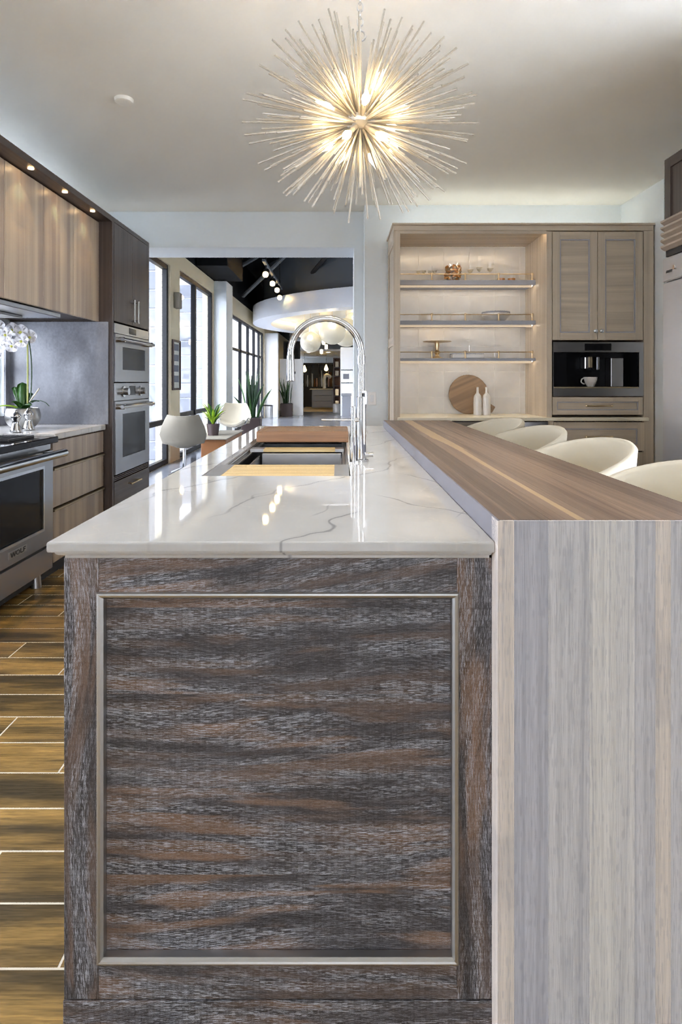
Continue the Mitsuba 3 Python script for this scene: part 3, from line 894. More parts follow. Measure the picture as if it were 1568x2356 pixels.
# ------------------------------------------------------------------ sink, boards, faucet
sk = thing('kitchen_sink', 'long stainless workstation sink set into the pale countertop', 'sink')
g = .002
part(sk, 'basin', join(B(SX0 - .02, SX0 + .012, SY0, SY1, .66, .868, 0), B(SX1 - .012, SX1 + .02, SY0, SY1, .66, .868, 0), B(SX0, SX1, SY0 - .02, SY0 + .01, .66, .868, 0),
                       B(SX0, SX1, SY1 - .01, SY1 + .02, .66, .868, 0), B(SX0, SX1, SY0, SY1, .65, .66, 0)), 'mat_steel')
part(sk, 'ledge', join(B(SX0 + .0006, SX0 + .022, SY0 + .001, SY1 - .001, .868, .876, .001), B(SX0 + .0006, SX0 + .009, SY0 + .001, SY1 - .001, .889, .8955, .001), B(SX1 - .022, SX1 - .0006, SY0 + .001, SY1 - .001, .868, .876, .001), B(SX1 - .009, SX1 - .0006, SY0 + .001, SY1 - .001, .889, .8955, .001)), 'mat_satin')
part(sk, 'divider', B(SX0 + .07, SX1 - .025, 2.850, 2.862, .66, .872, .003), 'mat_brushed')
part(sk, 'tray_wall', join(B(SX0 + .055, SX0 + .062, 2.18, 2.85, .68, .862, .001), B(SX1 - .03, SX1 - .023, 2.18, 2.85, .68, .862, .001)), 'mat_steel')
part(sk, 'drain', lathe([(0, 0), (.05, 0), (.055, .006), (.02, .008), (0, .008)], (-.2, 2.6, .661)), 'mat_chrome', 40)
db = thing('drain_board', 'pale bamboo slatted board with steel ends at the near end of the sink', 'board')
d0, d1 = SY0 + .003, 2.174
ny = 12
for i in range(ny):
    a = d0 + (d1 - d0) * i / ny
    part(db, 'slat', B(SX0 + .058, SX1 - .051, a + .0012, a + (d1 - d0) / ny - .0012, ZC - .018, ZC - .0015, .001, 'x'), 'mat_bamboo')
for x0, x1 in ((SX0 + .003, SX0 + .058), (SX1 - .051, SX1 - .003)):
    part(db, 'end_plate', B(x0, x1, d0, d1, ZC - .017, ZC - .001, .0008), 'mat_brushed')
part(db, 'runner', join(B(SX0 + .004, SX0 + .02, d0, d1, .8973, ZC - .0165, 0), B(SX1 - .02, SX1 - .004, d0, d1, .8973, ZC - .0165, 0)), 'mat_satin')
lb = thing('sink_shelf_board', 'narrow bamboo board with steel ends on the lower ledge of the sink', 'board')
part(lb, 'board', B(SX0 + .075, SX1 - .055, 2.864, 2.948, .877, .891, .001, 'x'), 'mat_bamboo')
for x0, x1 in ((SX0 + .013, SX0 + .075), (SX1 - .055, SX1 - .013)):
    part(lb, 'end_plate', B(x0, x1, 2.863, 2.949, .8765, .8915, .001), 'mat_brushed')
cb = thing('cutting_board', 'thick walnut cutting board resting across the far end of the sink', 'cutting board')
part(cb, 'board', B(SX0 + .03, SX1 - .003 + .012, 2.95, 3.29, ZC + .001, .966, .003, 'x'), 'mat_redwood')
_m = ext_z(holes((SX0 + .033, 2.953, SX1 + .006, 3.287), [(SX0 + .055, 2.975, SX1 - .016, 3.265)]), .966, .9675)
grain(_m, 'x')
part(cb, 'juice_rim', _m, 'mat_redwood')

fc = thing('faucet', 'tall polished chrome gooseneck faucet standing behind the sink', 'faucet')
fx, fy = .080, 2.245
part(fc, 'base_ring', lathe([(0, 0), (.028, 0), (.028, .008), (.024, .011), (0, .011)], (fx, fy, ZC)), 'mat_chrome', 40)
part(fc, 'body', lathe([(0, 0), (.0185, 0), (.0185, .225), (.0165, .23), (0, .23)], (fx, fy, ZC + .010), 40), 'mat_chrome', 40)
r = .130
arc = [(fx, fy, ZC + .235), (fx, fy, ZC + .30)] + [(fx - r + r * math.cos(t), fy, 1.312 + r * math.sin(t)) for t in np.linspace(0, math.pi, 40)] + [(fx - 2 * r, fy, 1.285)]
part(fc, 'neck', tube(arc, .0125, 20), 'mat_chrome', 40)
part(fc, 'collar', lathe([(0, 0), (.0155, 0), (.0155, .03), (0, .03)], (fx, fy, ZC + .36)), 'mat_chrome', 40)
sh = part(fc, 'spray_head', lathe([(0, 0), (.0125, 0), (.0165, .004), (.0150, .075), (.0135, .10), (0, .10)], (fx - 2 * r, fy, 1.209)), 'mat_chrome', 40)
part(sh, 'button', B(fx - 2 * r + .014, fx - 2 * r + .019, fy - .006, fy + .006, 1.238, 1.246, .001), 'mat_black')
lv = part(fc, 'valve_body', lathe([(0, 0), (.012, 0), (.012, .09), (.0095, .10), (.0095, .20), (.0075, .205), (0, .205)], (fx - .030, fy - .012, ZC)), 'mat_chrome', 40)
part(fc, 'lever', tube([(fx - .030, fy - .014, 1.069), (fx - .145, fy - .020, 1.069)], [.0042, .0036], 12), 'mat_chrome', 40)
part(fc, 'lever_joint', cyl((fx - .008, fy - .012, 1.069), (fx - .036, fy - .013, 1.069), .0085, 16), 'mat_chrome', 40)
dk = part(fc, 'dock', join(B(fx + .012, fx + .021, fy - .012, fy + .012, 1.125, 1.175, .002), B(fx - .004, fx + .021, fy - .012, fy + .012, 1.168, 1.175, .002)), 'mat_chrome')
part(dk, 'magnet', B(fx + .002, fx + .011, fy - .0135, fy + .01, 1.128, 1.166, .002), 'mat_black')
part(fc, 'side_knob', cyl((fx + .012, fy, .940), (fx + .045, fy, .940), .009, 16), 'mat_chrome', 40)


# ------------------------------------------------------------------ bar stools
def stool(label, x, y, rot=0.0):
    t = thing('bar_stool', label, 'stool', 'upholstered barrel-back stools along the breakfast bar')
    n, rows = 48, 14
    th = np.linspace(0, 2 * np.pi, n, endpoint=False)
    back = (np.cos(th - rot) + 1) / 2                        # 1 at the back (away from the bar)
    rim = .742 + .205 * back ** .75
    R = .255 + .018 * back
    prof_o, prof_i = [], []
    for k in range(rows):
        s = k / (rows - 1)
        z = .60 + (rim - .60) * s
        rr = R * (.86 + .14 * s ** .7)
        prof_o.append(np.stack([rr * np.cos(th), rr * np.sin(th), z], 1))
        ti = .045 - .012 * s
        ri = rr - ti
        zi = .64 + (rim - .003 - .64) * s
        prof_i.append(np.stack([ri * np.cos(th), ri * np.sin(th), zi], 1))
    top = [np.stack([(R - .010) * np.cos(th), (R - .010) * np.sin(th), rim + .012], 1), np.stack([(R - .024) * np.cos(th), (R - .024) * np.sin(th), rim + .010], 1)]
    rings = prof_o + top + prof_i[::-1]
    v = np.vstack(rings + [np.array([[0, 0, .64], [0, 0, .60]])])
    v[:, 0] += x
    v[:, 1] += y
    f = []
    for k in range(len(rings) - 1):
        for j in range(n):
            a, b = k * n + j, k * n + (j + 1) % n
            f += [[a, b, b + n], [a, b + n, a + n]]
    o = (len(rings) - 1) * n
    for j in range(n):
        f += [[o + j, o + (j + 1) % n, len(v) - 2], [(j + 1) % n, j, len(v) - 1]]
    part(t, 'barrel_back', trimesh.Trimesh(v, f, process=False), 'mat_fabric', 60)
    part(t, 'seat_cushion', lathe([(0, .62), (.20, .62), (.215, .64), (.215, .68), (.19, .705), (0, .715)], (x, y, 0), 40), 'mat_fabric', 50)
    for a in (45, 135, 225, 315):
        c, s = math.cos(math.radians(a)), math.sin(math.radians(a))
        part(t, 'leg', tube([(x + c * .16, y + s * .16, .61), (x + c * .20, y + s * .20, 0)], [.016, .011], 10), 'mat_planter', 40)
    part(t, 'foot_ring', tube([(x + .185 * math.cos(q), y + .185 * math.sin(q), .22) for q in np.linspace(0, 2 * math.pi, 33)], .008, 8, False), 'mat_brass', 40)


for y, l in ((1.84, 'cream barrel-back stool nearest the waterfall end of the bar'), (2.62, 'cream barrel-back stool second from the waterfall end of the bar'),
             (3.40, 'cream barrel-back stool third from the waterfall end of the bar'), (4.16, 'cream barrel-back stool at the far end of the bar')):
    stool(l, .985, y, .35)

# ------------------------------------------------------------------ chandelier
ch = thing('chandelier', 'large starburst chandelier of slim pale rods with glowing candle bulbs over the island', 'chandelier')
CC = np.array([PX(828, 2.10), 2.10, H + (CY - 283) / F * 2.10])
part(ch, 'hub', lathe([(0, -.035), (.03, -.03), (.045, -.01), (.045, .012), (.03, .03), (0, .035)], CC, 32), 'mat_silverleaf', 40)
part(ch, 'hub_disc', lathe([(0, -.012), (.050, -.012), (.056, -.006), (.056, .006), (.050, .012), (0, .012)], CC + [0, 0, .004], 32), 'mat_white', 40)
rc = random.Random(5)
view = -CC + [0, 0, H]
right, up = np.array([1.0, 0, 0]), None
view = view / np.linalg.norm(view)
up = np.cross(view, right) * -1
dirs, ng = [], 410
ga = math.pi * (3 - math.sqrt(5))
for i in range(ng):
    z = 1 - 2 * (i + .5) / ng
    a = i * ga
    d = np.array([math.cos(a) * math.sqrt(1 - z * z), math.sin(a) * math.sqrt(1 - z * z), z])
    d += np.array([rc.gauss(0, .07), rc.gauss(0, .07), rc.gauss(0, .07)])
    d /= np.linalg.norm(d)
    lat = math.degrees(math.asin(np.clip(d[2], -1, 1)))
    # the rods stand in three tiers: an upper fan, a flat one and a lower fan, with thin gaps between
    if abs(abs(lat) - 24) < 5.5 and rc.random() < .8:
        continue
    if lat > 70 or lat < -84 or d @ view > .90:
        continue
    dirs.append(d)
dirs = dirs[:296]
for d in dirs:
    ln = 1 / math.sqrt((d[0] ** 2 + d[1] ** 2) / .405 ** 2 + d[2] ** 2 / .325 ** 2)
    ln *= rc.choice([1.0, .97, .93, .88, .80, .72, 1.02])
    part(ch, 'rod', tube([CC + d * .03, CC + d * ln], [.0040, .0031], 6), 'mat_silverleaf', True)
BULBS = []
for lat, n, ph in ((48, 5, .3), (8, 6, .62), (-36, 6, .1)):
    for i in range(n):
        a = ph + i * 2 * math.pi / n
        d = np.array([math.cos(a) * math.cos(math.radians(lat)), math.sin(a) * math.cos(math.radians(lat)), math.sin(math.radians(lat))])
        BULBS.append(d)
for d in BULBS:
    s = part(ch, 'candle_sleeve', tube([CC + d * .035, CC + d * .115], .0085, 10), 'mat_silverleaf', 40)
    q = np.array([.115, .125, .138, .150, .160, .172, .186])
    part(s, 'bulb', tube([CC + d * e for e in q], [.006, .0105, .0145, .0135, .0095, .0045, .0012], 10), 'mat_white', 40, (34, 23.5, 11.5))
# chain and canopy
cz = CC[2] + .30
part(ch, 'stem', cyl(CC + [0, 0, .03], CC + [0, 0, .285], .006, 10), 'mat_silverleaf', 40)
part(ch, 'loop', tube([CC + [.018 * math.sin(q), 0, .30 - .018 * math.cos(q)] for q in np.linspace(0, 2 * math.pi, 17)], .0035, 8, False), 'mat_chrome', 40)
nl = 13
pitch = (HC - .03 - cz - .012) / nl
for i in range(nl):
    z0 = cz + .010 + i * pitch
    o = []
    for q in np.linspace(0, 2 * math.pi, 17):
        s_, c_ = math.sin(q) * .010, -math.cos(q) * (pitch * .62)
        o.append([CC[0] + (s_ if i % 2 else 0), CC[1] + (0 if i % 2 else s_), z0 + pitch / 2 + c_])
    part(ch, 'chain_link', tube(o, .0026, 6, False), 'mat_chrome', 40)
part(ch, 'canopy', lathe([(0, 0), (.02, 0), (.065, .018), (.068, .03), (0, .03)], (CC[0], CC[1], HC - .0305)), 'mat_silverleaf', 40)
solo('smoke_detector', 'small white round detector on the plain ceiling', 'smoke detector', lathe([(0, 0), (.035, 0), (.048, .008), (.052, .026), (0, .026)], (PX(285, 3.37), 3.37, HC - .0265)), 'mat_ceiling', 40)

# unseen cool LED strips, added on top of the cabinets to brighten the ceiling
part(thing('added_cabinet_uplight', 'added unseen LED strip on top of the tan upper cabinets to brighten the ceiling', 'added light strip'), 'tube', B(XL + .06, XL + .09, 1.95, 5.30, 2.4355, 2.45, .002), 'mat_white', False, (6.0, 6.9, 8.2), 1.0)
part(thing('added_hutch_uplight', 'added unseen LED strip on top of the display hutch to brighten the ceiling', 'added light strip'), 'tube', B(.50, 2.42, 5.18, 5.21, 2.4635, 2.478, .002), 'mat_white', False, (3.2, 3.4, 3.4), 1.0)

# ------------------------------------------------------------------ range wall: tall oven cabinet
XT = -1.68
YT0, YT1 = 4.506, 5.38
tc = thing('oven_cabinet', 'tall dark brown cabinet that houses two steel ovens', 'cabinet')
part(tc, 'case', join(B(XL + .004, XT - .02, YT0, YT0 + .03, .10, 2.435, .001, 'z'), B(XL + .004, XT - .02, YT1 - .03, YT1, .10, 2.435, .001, 'z'), B(XL + .004, XT - .02, YT0 + .03, YT1 - .03, 2.40, 2.435, .001, 'y'),
                      B(XL + .004, XL + .02, YT0 + .03, YT1 - .03, .10, 2.40, 0, 'z')), 'mat_espresso')
part(tc, 'face_frame', join(B(XT - .02, XT, YT0, YT0 + .032, .10, 2.435, .001, 'z'), B(XT - .02, XT, YT1 - .032, YT1, .10, 2.435, .001, 'z'), B(XT - .02, XT, YT0 + .032, YT1 - .032, 2.402, 2.435, .001, 'y')), 'mat_espresso')
part(tc, 'toe_kick', B(XL + .1, XT - .07, YT0 + .01, YT1 - .01, 0, .10, 0, 'y'), 'mat_black')
ym = (YT0 + YT1) / 2


def bar_pull(parent, p, axis, ln, stand, out, mat='mat_brass', r=.006):
    """a bar handle centred on p, running along axis, standing off by stand along out"""
    p, a, o = np.array(p, float), np.array(axis, float), np.array(out, float)
    ms = [cyl(p + o * stand - a * ln / 2, p + o * stand + a * ln / 2, r, 12)]
    for s in (-1, 1):
        ms += [cyl(p + a * s * ln * .42, p + o * stand + a * s * ln * .42, r * .8, 10), lathe([(0, -.009), (.008, -.006), (.0095, 0), (.008, .006), (0, .009)], p + o * stand + a * s * ln * .5, 12)]
    return part(parent, 'handle', join(ms), mat, 40)


for y0, y1, hy in ((YT0 + .036, ym - .002, ym - .045), (ym + .002, YT1 - .036, ym + .045)):
    d = part(tc, 'door', B(XT - .018, XT + .002, y0, y1, 1.662, 2.398, .002, 'z'), 'mat_espresso')
    bar_pull(d, (XT + .002, hy, 1.775), (0, 0, 1), .17, .034, (1, 0, 0), 'mat_satin')
dw = part(tc, 'drawer', B(XT - .018, XT + .002, YT0 + .036, YT1 - .036, .115, .455, .002, 'y'), 'mat_espresso')
bar_pull(dw, (XT + .002, ym, .40), (0, 1, 0), .22, .034, (1, 0, 0), 'mat_brass')
part(tc, 'vent_grille', join([B(XT - .02, XT - .002, YT0 + .036, YT1 - .036, .462 + i * .013, .470 + i * .013, .001, 'y') for i in range(3)]), 'mat_espresso')

oy0, oy1 = YT0 + .034, YT1 - .034


def oven_handle(parent, z):
    h = part(parent, 'handle', cyl((XT + .055, oy0 + .02, z), (XT + .055, oy1 - .02, z), .014, 18), 'mat_chrome', 40)
    for y in (oy0 + .07, oy1 - .07):
        part(h, 'bracket', cyl((XT + .005, y, z), (XT + .06, y, z), .020, 16), 'mat_chrome', 40)


uo = thing('speed_oven', 'upper small stainless built-in oven in the dark tall cabinet', 'oven')
part(uo, 'body', B(XL + .03, XT - .021, oy0 + .01, oy1 - .01, 1.21, 1.64, 0), 'mat_steeldark')
p = part(uo, 'control_panel', B(XT - .02, XT + .006, oy0, oy1, 1.572, 1.650, .003), 'mat_steel')
part(p, 'display', B(XT + .006, XT + .008, ym - .09, ym + .07, 1.588, 1.636, 0), 'mat_blackglass')
d = part(uo, 'door', ext_x(holes((oy0, 1.207, oy1, 1.568), [(oy0 + .15, 1.30, oy1 - .11, 1.475)]), XT - .02, XT + .012), 'mat_steel')
part(d, 'glass', B(XT - .015, XT + .008, oy0 + .15, oy1 - .11, 1.30, 1.475, .002), 'mat_blackglass')
oven_handle(d, 1.527)
lo = thing('wall_oven', 'lower large stainless built-in oven with two knobs in the dark tall cabinet', 'oven')
part(lo, 'body', B(XL + .03, XT - .021, oy0 + .01, oy1 - .01, .52, 1.195, 0), 'mat_steeldark')
p = part(lo, 'control_panel', B(XT - .02, XT + .006, oy0, oy1, 1.062, 1.200, .003), 'mat_steel')
part(p, 'display', B(XT + .006, XT + .008, ym - .085, ym + .055, 1.10, 1.175, 0), 'mat_blackglass')
for y in (2352 / 498, 2352 / 459):
    part(p, 'knob', join(cyl((XT + .006, y, 1.132), (XT + .014, y, 1.132), .042, 24), cyl((XT + .014, y, 1.132), (XT + .05, y, 1.132), .027, 24)), 'mat_chrome', 40)
d = part(lo, 'door', ext_x(holes((oy0, .51, oy1, 1.058), [(oy0 + .15, .625, oy1 - .11, .96)]), XT - .02, XT + .012), 'mat_steel')
part(d, 'glass', B(XT - .015, XT + .008, oy0 + .15, oy1 - .11, .625, .96, .002), 'mat_blackglass')
oven_handle(d, 1.018)

# grey slab behind the counter and on the side of the oven cabinet
bs = thing('backsplash', 'cloudy grey stone backsplash behind the range counter', 'backsplash')
part(bs, 'slab', B(XT - .025, XL + .006, YT0 - .014, YT0 - .001, .8935, 1.651, .001), 'mat_slab')
part(bs, 'slab', ext_x(holes((2.0, .8935, YT0 - .015, 1.651), [(3.0, .96, 4.43, 1.60)]), XL + .001, XL + .014), 'mat_slab')

# upper cabinets with down-lit valance
uc = thing('upper_cabinets', 'row of tan straight-grained upper cabinets with dark lit valance above the range', 'cabinet')
XU = -1.777
YD = [2.383, 2.807, 3.231, 3.659, 4.079, 4.505]
part(uc, 'case', B(XL + .016, XU - .022, 1.96, 4.503, 1.665, 2.39, 0, 'y'), 'mat_espresso')
for a, b in zip([1.96] + YD[:-1], YD):
    part(uc, 'door', B(XU - .02, XU, a + .002, b - .002, 1.653, 2.388, .002, 'z'), 'mat_zebra')
va = part(uc, 'valance', B(XL + .004, XT, 1.9, 4.505, 2.395, 2.435, .001, 'y'), 'mat_espresso')
for y in (2.54, 2.96, 3.38, 3.80, 4.225):
    part(va, 'puck_light', lathe([(0, 0), (.016, 0), (.016, .006), (0, .006)], (-1.712, y, 2.3895), 20), 'mat_white', False, (12, 7.6, 3.4), .3)
    scene['puck_beam_%d' % round(y * 1000)] = {'type': 'spot', 'to_world': T().look_at([-1.712, y, 2.386], [-1.735, y, 1.9], [0, 1, 0]), 'intensity': rgb((.50, .36, .20)), 'cutoff_angle': 42.0, 'beam_width': 8.0}
rh = thing('range_hood', 'stainless hood insert under the tan upper cabinets', 'range hood')
part(rh, 'liner', B(XL + .05, XU - .03, 2.2, 3.95, 1.622, 1.652, .003), 'mat_steel')
part(rh, 'filter', join([B(-2.28, -1.98, 2.4 + i * .36, 2.73 + i * .36, 1.606, 1.622, .003) for i in range(4)]), 'mat_steeldark')
part(rh, 'lamp', B(-1.90, -1.85, 3.05, 3.20, 1.619, 1.622, 0), 'mat_white', False, (5, 5, 5), .3)

# base cabinet, counter
bcab = thing('drawer_cabinet', 'tan straight-grained base cabinet with three drawers beside the range', 'cabinet')
XD = -1.738
part(bcab, 'case', B(XL + .016, XD - .022, 3.695, 4.488, .10, .853, 0, 'y'), 'mat_espresso')
part(bcab, 'toe_kick', B(XL + .1, XD - .07, 3.695, 4.488, 0, .10, 0, 'y'), 'mat_black')
for i, (a, b) in enumerate(((.105, .415), (.44, .665), (.69, .845))):
    d = part(bcab, 'drawer', B(XD - .02, XD, 3.696, 4.487, a, b, .0015, 'z'), 'mat_zebra')
    if i < 2:
        part(d, 'edge_pull', B(XD - .018, XD + .012, 3.696, 4.487, b + .001, b + .016, .003), 'mat_bronze')
solo('range_counter', 'pale stone counter between the range and the oven cabinet', 'countertop', B(XL + .016, -1.722, 3.692, 4.491, .855, .893, .004), 'mat_quartz')

# ------------------------------------------------------------------ range
rg = thing('range', 'wide stainless range with a black glass oven door and a long bar handle', 'range')
RY0, RY1 = 2.45, 3.686
XR0 = -1.73
part(rg, 'body', B(XL + .02, XR0 - .035, RY0, RY1, .10, .84, .002), 'mat_steeldark')
part(rg, 'cooktop', B(XL + .016, -1.70, RY0, RY1, .842, .879, .004), 'mat_blackglass')
for i in range(3):
    y = RY0 + .1 + i * .38
    part(rg, 'grate', join([B(-2.30, -1.80, y + j * .09, y + j * .09 + .014, .879, .892, .002) for j in range(4)] + [B(-2.30, -2.286, y, y + .284, .8795, .8925, .002), B(-1.814, -1.80, y, y + .284, .8795, .8925, .002)]), 'mat_black')
part(rg, 'control_rail', B(XR0 - .05, XR0 - .012, RY0, RY1 - .01, .800, .840, .003), 'mat_steel')
od = part(rg, 'oven_door', ext_x(holes((RY0, .24, RY1 - .006, .795), [(RY0 + .12, .35, 3.55, .70)]), XR0 - .035, XR0), 'mat_steel')
part(od, 'glass', B(XR0 - .03, XR0 - .006, RY0 + .12, 3.55, .35, .70, .002), 'mat_blackglass')
part(od, 'glass_bead', ext_x(holes((RY0 + .105, .335, 3.565, .715), [(RY0 + .12, .35, 3.55, .70)]), XR0 - .004, XR0 + .006), 'mat_chrome')
hd = part(od, 'handle', cyl((-1.652, RY0 + .02, .782), (-1.652, 3.665, .782), .023, 20), 'mat_chrome', 40)
for y in (RY0 + .12, 3.56):
    part(hd, 'bracket', cyl((XR0 - .002, y, .778), (-1.652, y, .782), .017, 14), 'mat_chrome', 40)
bp = part(od, 'badge', B(XR0, XR0 + .006, 3.178, 3.362, .274, .314, .001), 'mat_satin')
tm = meshkit.text_mesh('WOLF', .024, .0015, True)
v = np.asarray(tm.vertices).copy()
wd = v[:, 0].max() - v[:, 0].min()
sc = .155 / wd
tm = trimesh.Trimesh(np.stack([XR0 + .006 + v[:, 2], 3.193 + (v[:, 0] - v[:, 0].min()) * sc, .282 + v[:, 1]], 1), tm.faces, process=False)
part(bp, 'lettering', tm, 'mat_black')
part(rg, 'kick_panel', B(XR0 - .04, XR0 - .002, RY0, RY1 - .006, .085, .225, .003), 'mat_steel')
part(rg, 'toe_panel', B(XR0 - .10, XR0 - .05, RY0 + .03, RY1 - .03, .03, .10, 0), 'mat_black')
for y in (RY0 + .06, 3.0, RY1 - .11):
    part(rg, 'foot', lathe([(0, 0), (.03, 0), (.022, .09), (0, .09)], (XR0 - .05, y, 0), 16), 'mat_satin', 40)

# orchid and mills on the counter
orc = thing('orchid', 'white orchid with green leaves in a round grey glass bowl behind the mills', 'potted plant')
oc = np.array([-2.13, 4.10, .893])
part(orc, 'pot', lathe(chaikin([(0, 0), (.06, 0), (.10, .035), (.112, .085), (.10, .135), (.092, .14), (.104, .085), (.09, .04), (0, .012)]), oc, 48), 'mat_satin', 40)
part(orc, 'moss', lathe([(0, 0), (.09, 0), (.06, .02), (0, .03)], oc + [0, 0, .118], 24), 'mat_leafdark', 40)
ro = random.Random(4)
for a, l, h, w, mt in ((2.6, .12, .14, .07, 'mat_leaf'), (.4, .10, .05, .06, 'mat_leafdark'), (3.6, .15, .02, .05, 'mat_leafbright'), (5.6, .13, .03, .055, 'mat_leaf'), (1.4, .1, .10, .06, 'mat_leafdark'), (4.6, .12, .05, .05, 'mat_leaf'), (2.1, .07, .17, .07, 'mat_leaf')):
    d = np.array([math.cos(a), math.sin(a), 0])
    part(orc, 'leaf', blade(bez(oc + [0, 0, .12], oc + d * l * .4 + [0, 0, .14 + h * 1.1], oc + d * l + [0, 0, .13 + h], 8), w * np.array([.4, .8, 1, 1.05, 1, .85, .55, .1]), .004, np.cross(d, [0, 0, 1])), mt, True)
part(orc, 'grass_blade', blade(bez(oc + [0, 0, .12], oc + [.10, 0, .24], oc + [.20, -.05, .155], 9), .008, .003, (0, 1, 0)), 'mat_leafdark', True)
part(orc, 'stem', tube(bez(oc + [.03, 0, .14], oc + [.035, 0, .40], oc + [.03, 0, .60], 8), .0055, 8), 'mat_stem', 40)
part(orc, 'stem', tube(bez(oc + [.045, 0, .14], oc + [.075, 0, .42], oc + [.04, 0, .59], 8), .004, 8), 'mat_leafdark', 40)
part(orc, 'stake', tube([oc + [.045, .0, .18], oc + [.11, .0, .27]], .005, 8), 'mat_ivory', 40)
part(orc, 'flower_stem', tube(bez(oc + [.03, 0, .60], oc + [-.05, 0, .70], oc + [-.20, 0, .60], 10), .003, 6), 'mat_stem', 40)
for px, py in ((2, 752), (24, 757), (20, 770), (46, 762), (66, 774), (52, 784), (14, 790), (28, 795), (0, 812), (-8, 780)):
    c = np.array([PX(px, 4.08), 4.08 + ro.uniform(-.04, .04), PZ(py, 4.08)])
    ms = []
    s = .048
    for k in range(5):
        a = math.pi / 2 + k * 2 * math.pi / 5 + ro.uniform(-.1, .1)
        e = np.array([math.cos(a), -.25, math.sin(a)])
        ms.append(blade(bez(c, c + e * s * .6 + [0, -.006, 0], c + e * s, 6), s * 1.15 * np.array([.3, .72, .98, 1.0, .78, .22]), .002, np.array([-math.sin(a), 0, math.cos(a)])))
    fl = part(orc, 'flower', join(ms), 'mat_petal', True)
    g_ = trimesh.creation.icosphere(1, .009)
    g_.apply_translation(c + [0, -.018, -.006])
    part(fl, 'lip', g_, 'mat_lip', 40)
mill = [(0, 0), (.030, 0), (.031, .012), (.026, .03), (.019, .055), (.018, .07), (.025, .092), (.026, .105), (.018, .12), (.012, .124), (.009, .132), (.007, .137), (0, .139)]
solo('salt_mill', 'polished chrome mill farther from the oven cabinet before the orchid', 'mill', lathe(chaikin([(a * 1.15, b) for a, b in mill]), (PX(37, 3.78), 3.78, .893), 32), 'mat_chrome', 40)
solo('pepper_mill', 'polished chrome mill nearer the oven cabinet before the orchid', 'mill', lathe(chaikin([(a * 1.15, b * 1.05) for a, b in mill]), (PX(66, 3.95), 3.95, .893), 32), 'mat_chrome', 40)

# ------------------------------------------------------------------ display hutch
YH, YHB = 4.82, 5.385
HX0, HX1, HD0, HD1 = .430, 2.489, 1.642, 1.684
ZH = 2.459
hu = thing('hutch', 'greige wood display hutch with open shelves and built-in coffee machine bay', 'cabinet')
part(hu, 'top', join(B(HX0 - .012, HX1 + .006, YH - .015, YHB, ZH - .012, ZH + .004, .003, 'x'), B(HX0, HX1, YH, YH + .03, 2.405, ZH - .012, .002, 'x'), B(HX0, HX1, YH + .03, YHB, 2.40, ZH - .012, .001, 'x')), 'mat_greige')
part(hu, 'side_panel', B(HX0 + .010, HX0 + .03, YH + .02, YHB, 0, 2.40, .001, 'z'), 'mat_greige')
part(hu, 'side_frame', join(B(HX0, HX0 + .012, YH, YH + .07, 0, 2.405, .001, 'z'), B(HX0, HX0 + .012, YHB - .07, YHB, 0, 2.405, .001, 'z'), B(HX0, HX0 + .012, YH + .07, YHB - .07, 2.31, 2.405, .001, 'y'),
                            B(HX0, HX0 + .012, YH + .07, YHB - .07, 1.50, 1.58, .001, 'y'), B(HX0, HX0 + .012, YH + .07, YHB - .07, 0, .12, .001, 'y')), 'mat_greige')
part(hu, 'stile', B(HX0 + .012, .482, YH, YH + .025, .0, 2.405, .001, 'z'), 'mat_greige')
part(hu, 'divider', B(HD0, HD1, YH, YHB, .905, 2.40, .001, 'z'), 'mat_greige')
part(hu, 'stile', B(2.41, HX1, YH, YH + .03, 0, 2.405, .001, 'z'), 'mat_greige')
part(hu, 'inner_side', B(2.44, HX1, YH + .03, YHB, 0, 2.40, 0, 'z'), 'mat_greige')
part(hu, 'inner_back', B(HD1, 2.44, YHB - .01, YHB, .93, 2.40, 0, 'z'), 'mat_greige')
tb = part(hu, 'tile_backing', B(HX0 + .03, HD0, YHB - .0108, YHB, .926, 2.40, 0), 'mat_tilegrout')
ts = .2232
for i in range(7):
    for j in range(8):
        a, b = .4225 - .17 + i * ts, .4225 - .17 + (i + 1) * ts
        a, b = max(a, HX0 + .031), min(b, HD0 - .001)
        z1 = 2.412 - j * ts
        z0, z1 = max(z1 - ts, .927), min(z1, 2.398)
        if b - a > .02 and z1 - z0 > .02:
            m = B(a + .0022, b - .0022, YHB - .0122, YHB - .004, z0 + .0022, z1 - .0022, .0005)
            vv = np.asarray(m.vertices)
            m.metadata['uv'] = np.stack([vv[:, 0] + i * 3.7, vv[:, 2] + j * 2.3], 1)
            part(tb, 'tile', m, 'mat_tile')
part(hu, 'added_lamp_lip', B(.482, HD0, YH + .002, YH + .022, 2.381, 2.405, .001, 'x'), 'mat_greige')  # lip added to hide the made-up lamp behind it
part(hu, 'added_niche_lamp', B(.50, HD0 - .02, YH + .028, YH + .040, 2.391, 2.3985, 0), 'mat_white', False, (17, 14, 10), 1.0)  # unseen lamp added to brighten the niche tiles and bowl fronts
YSF = 5.09
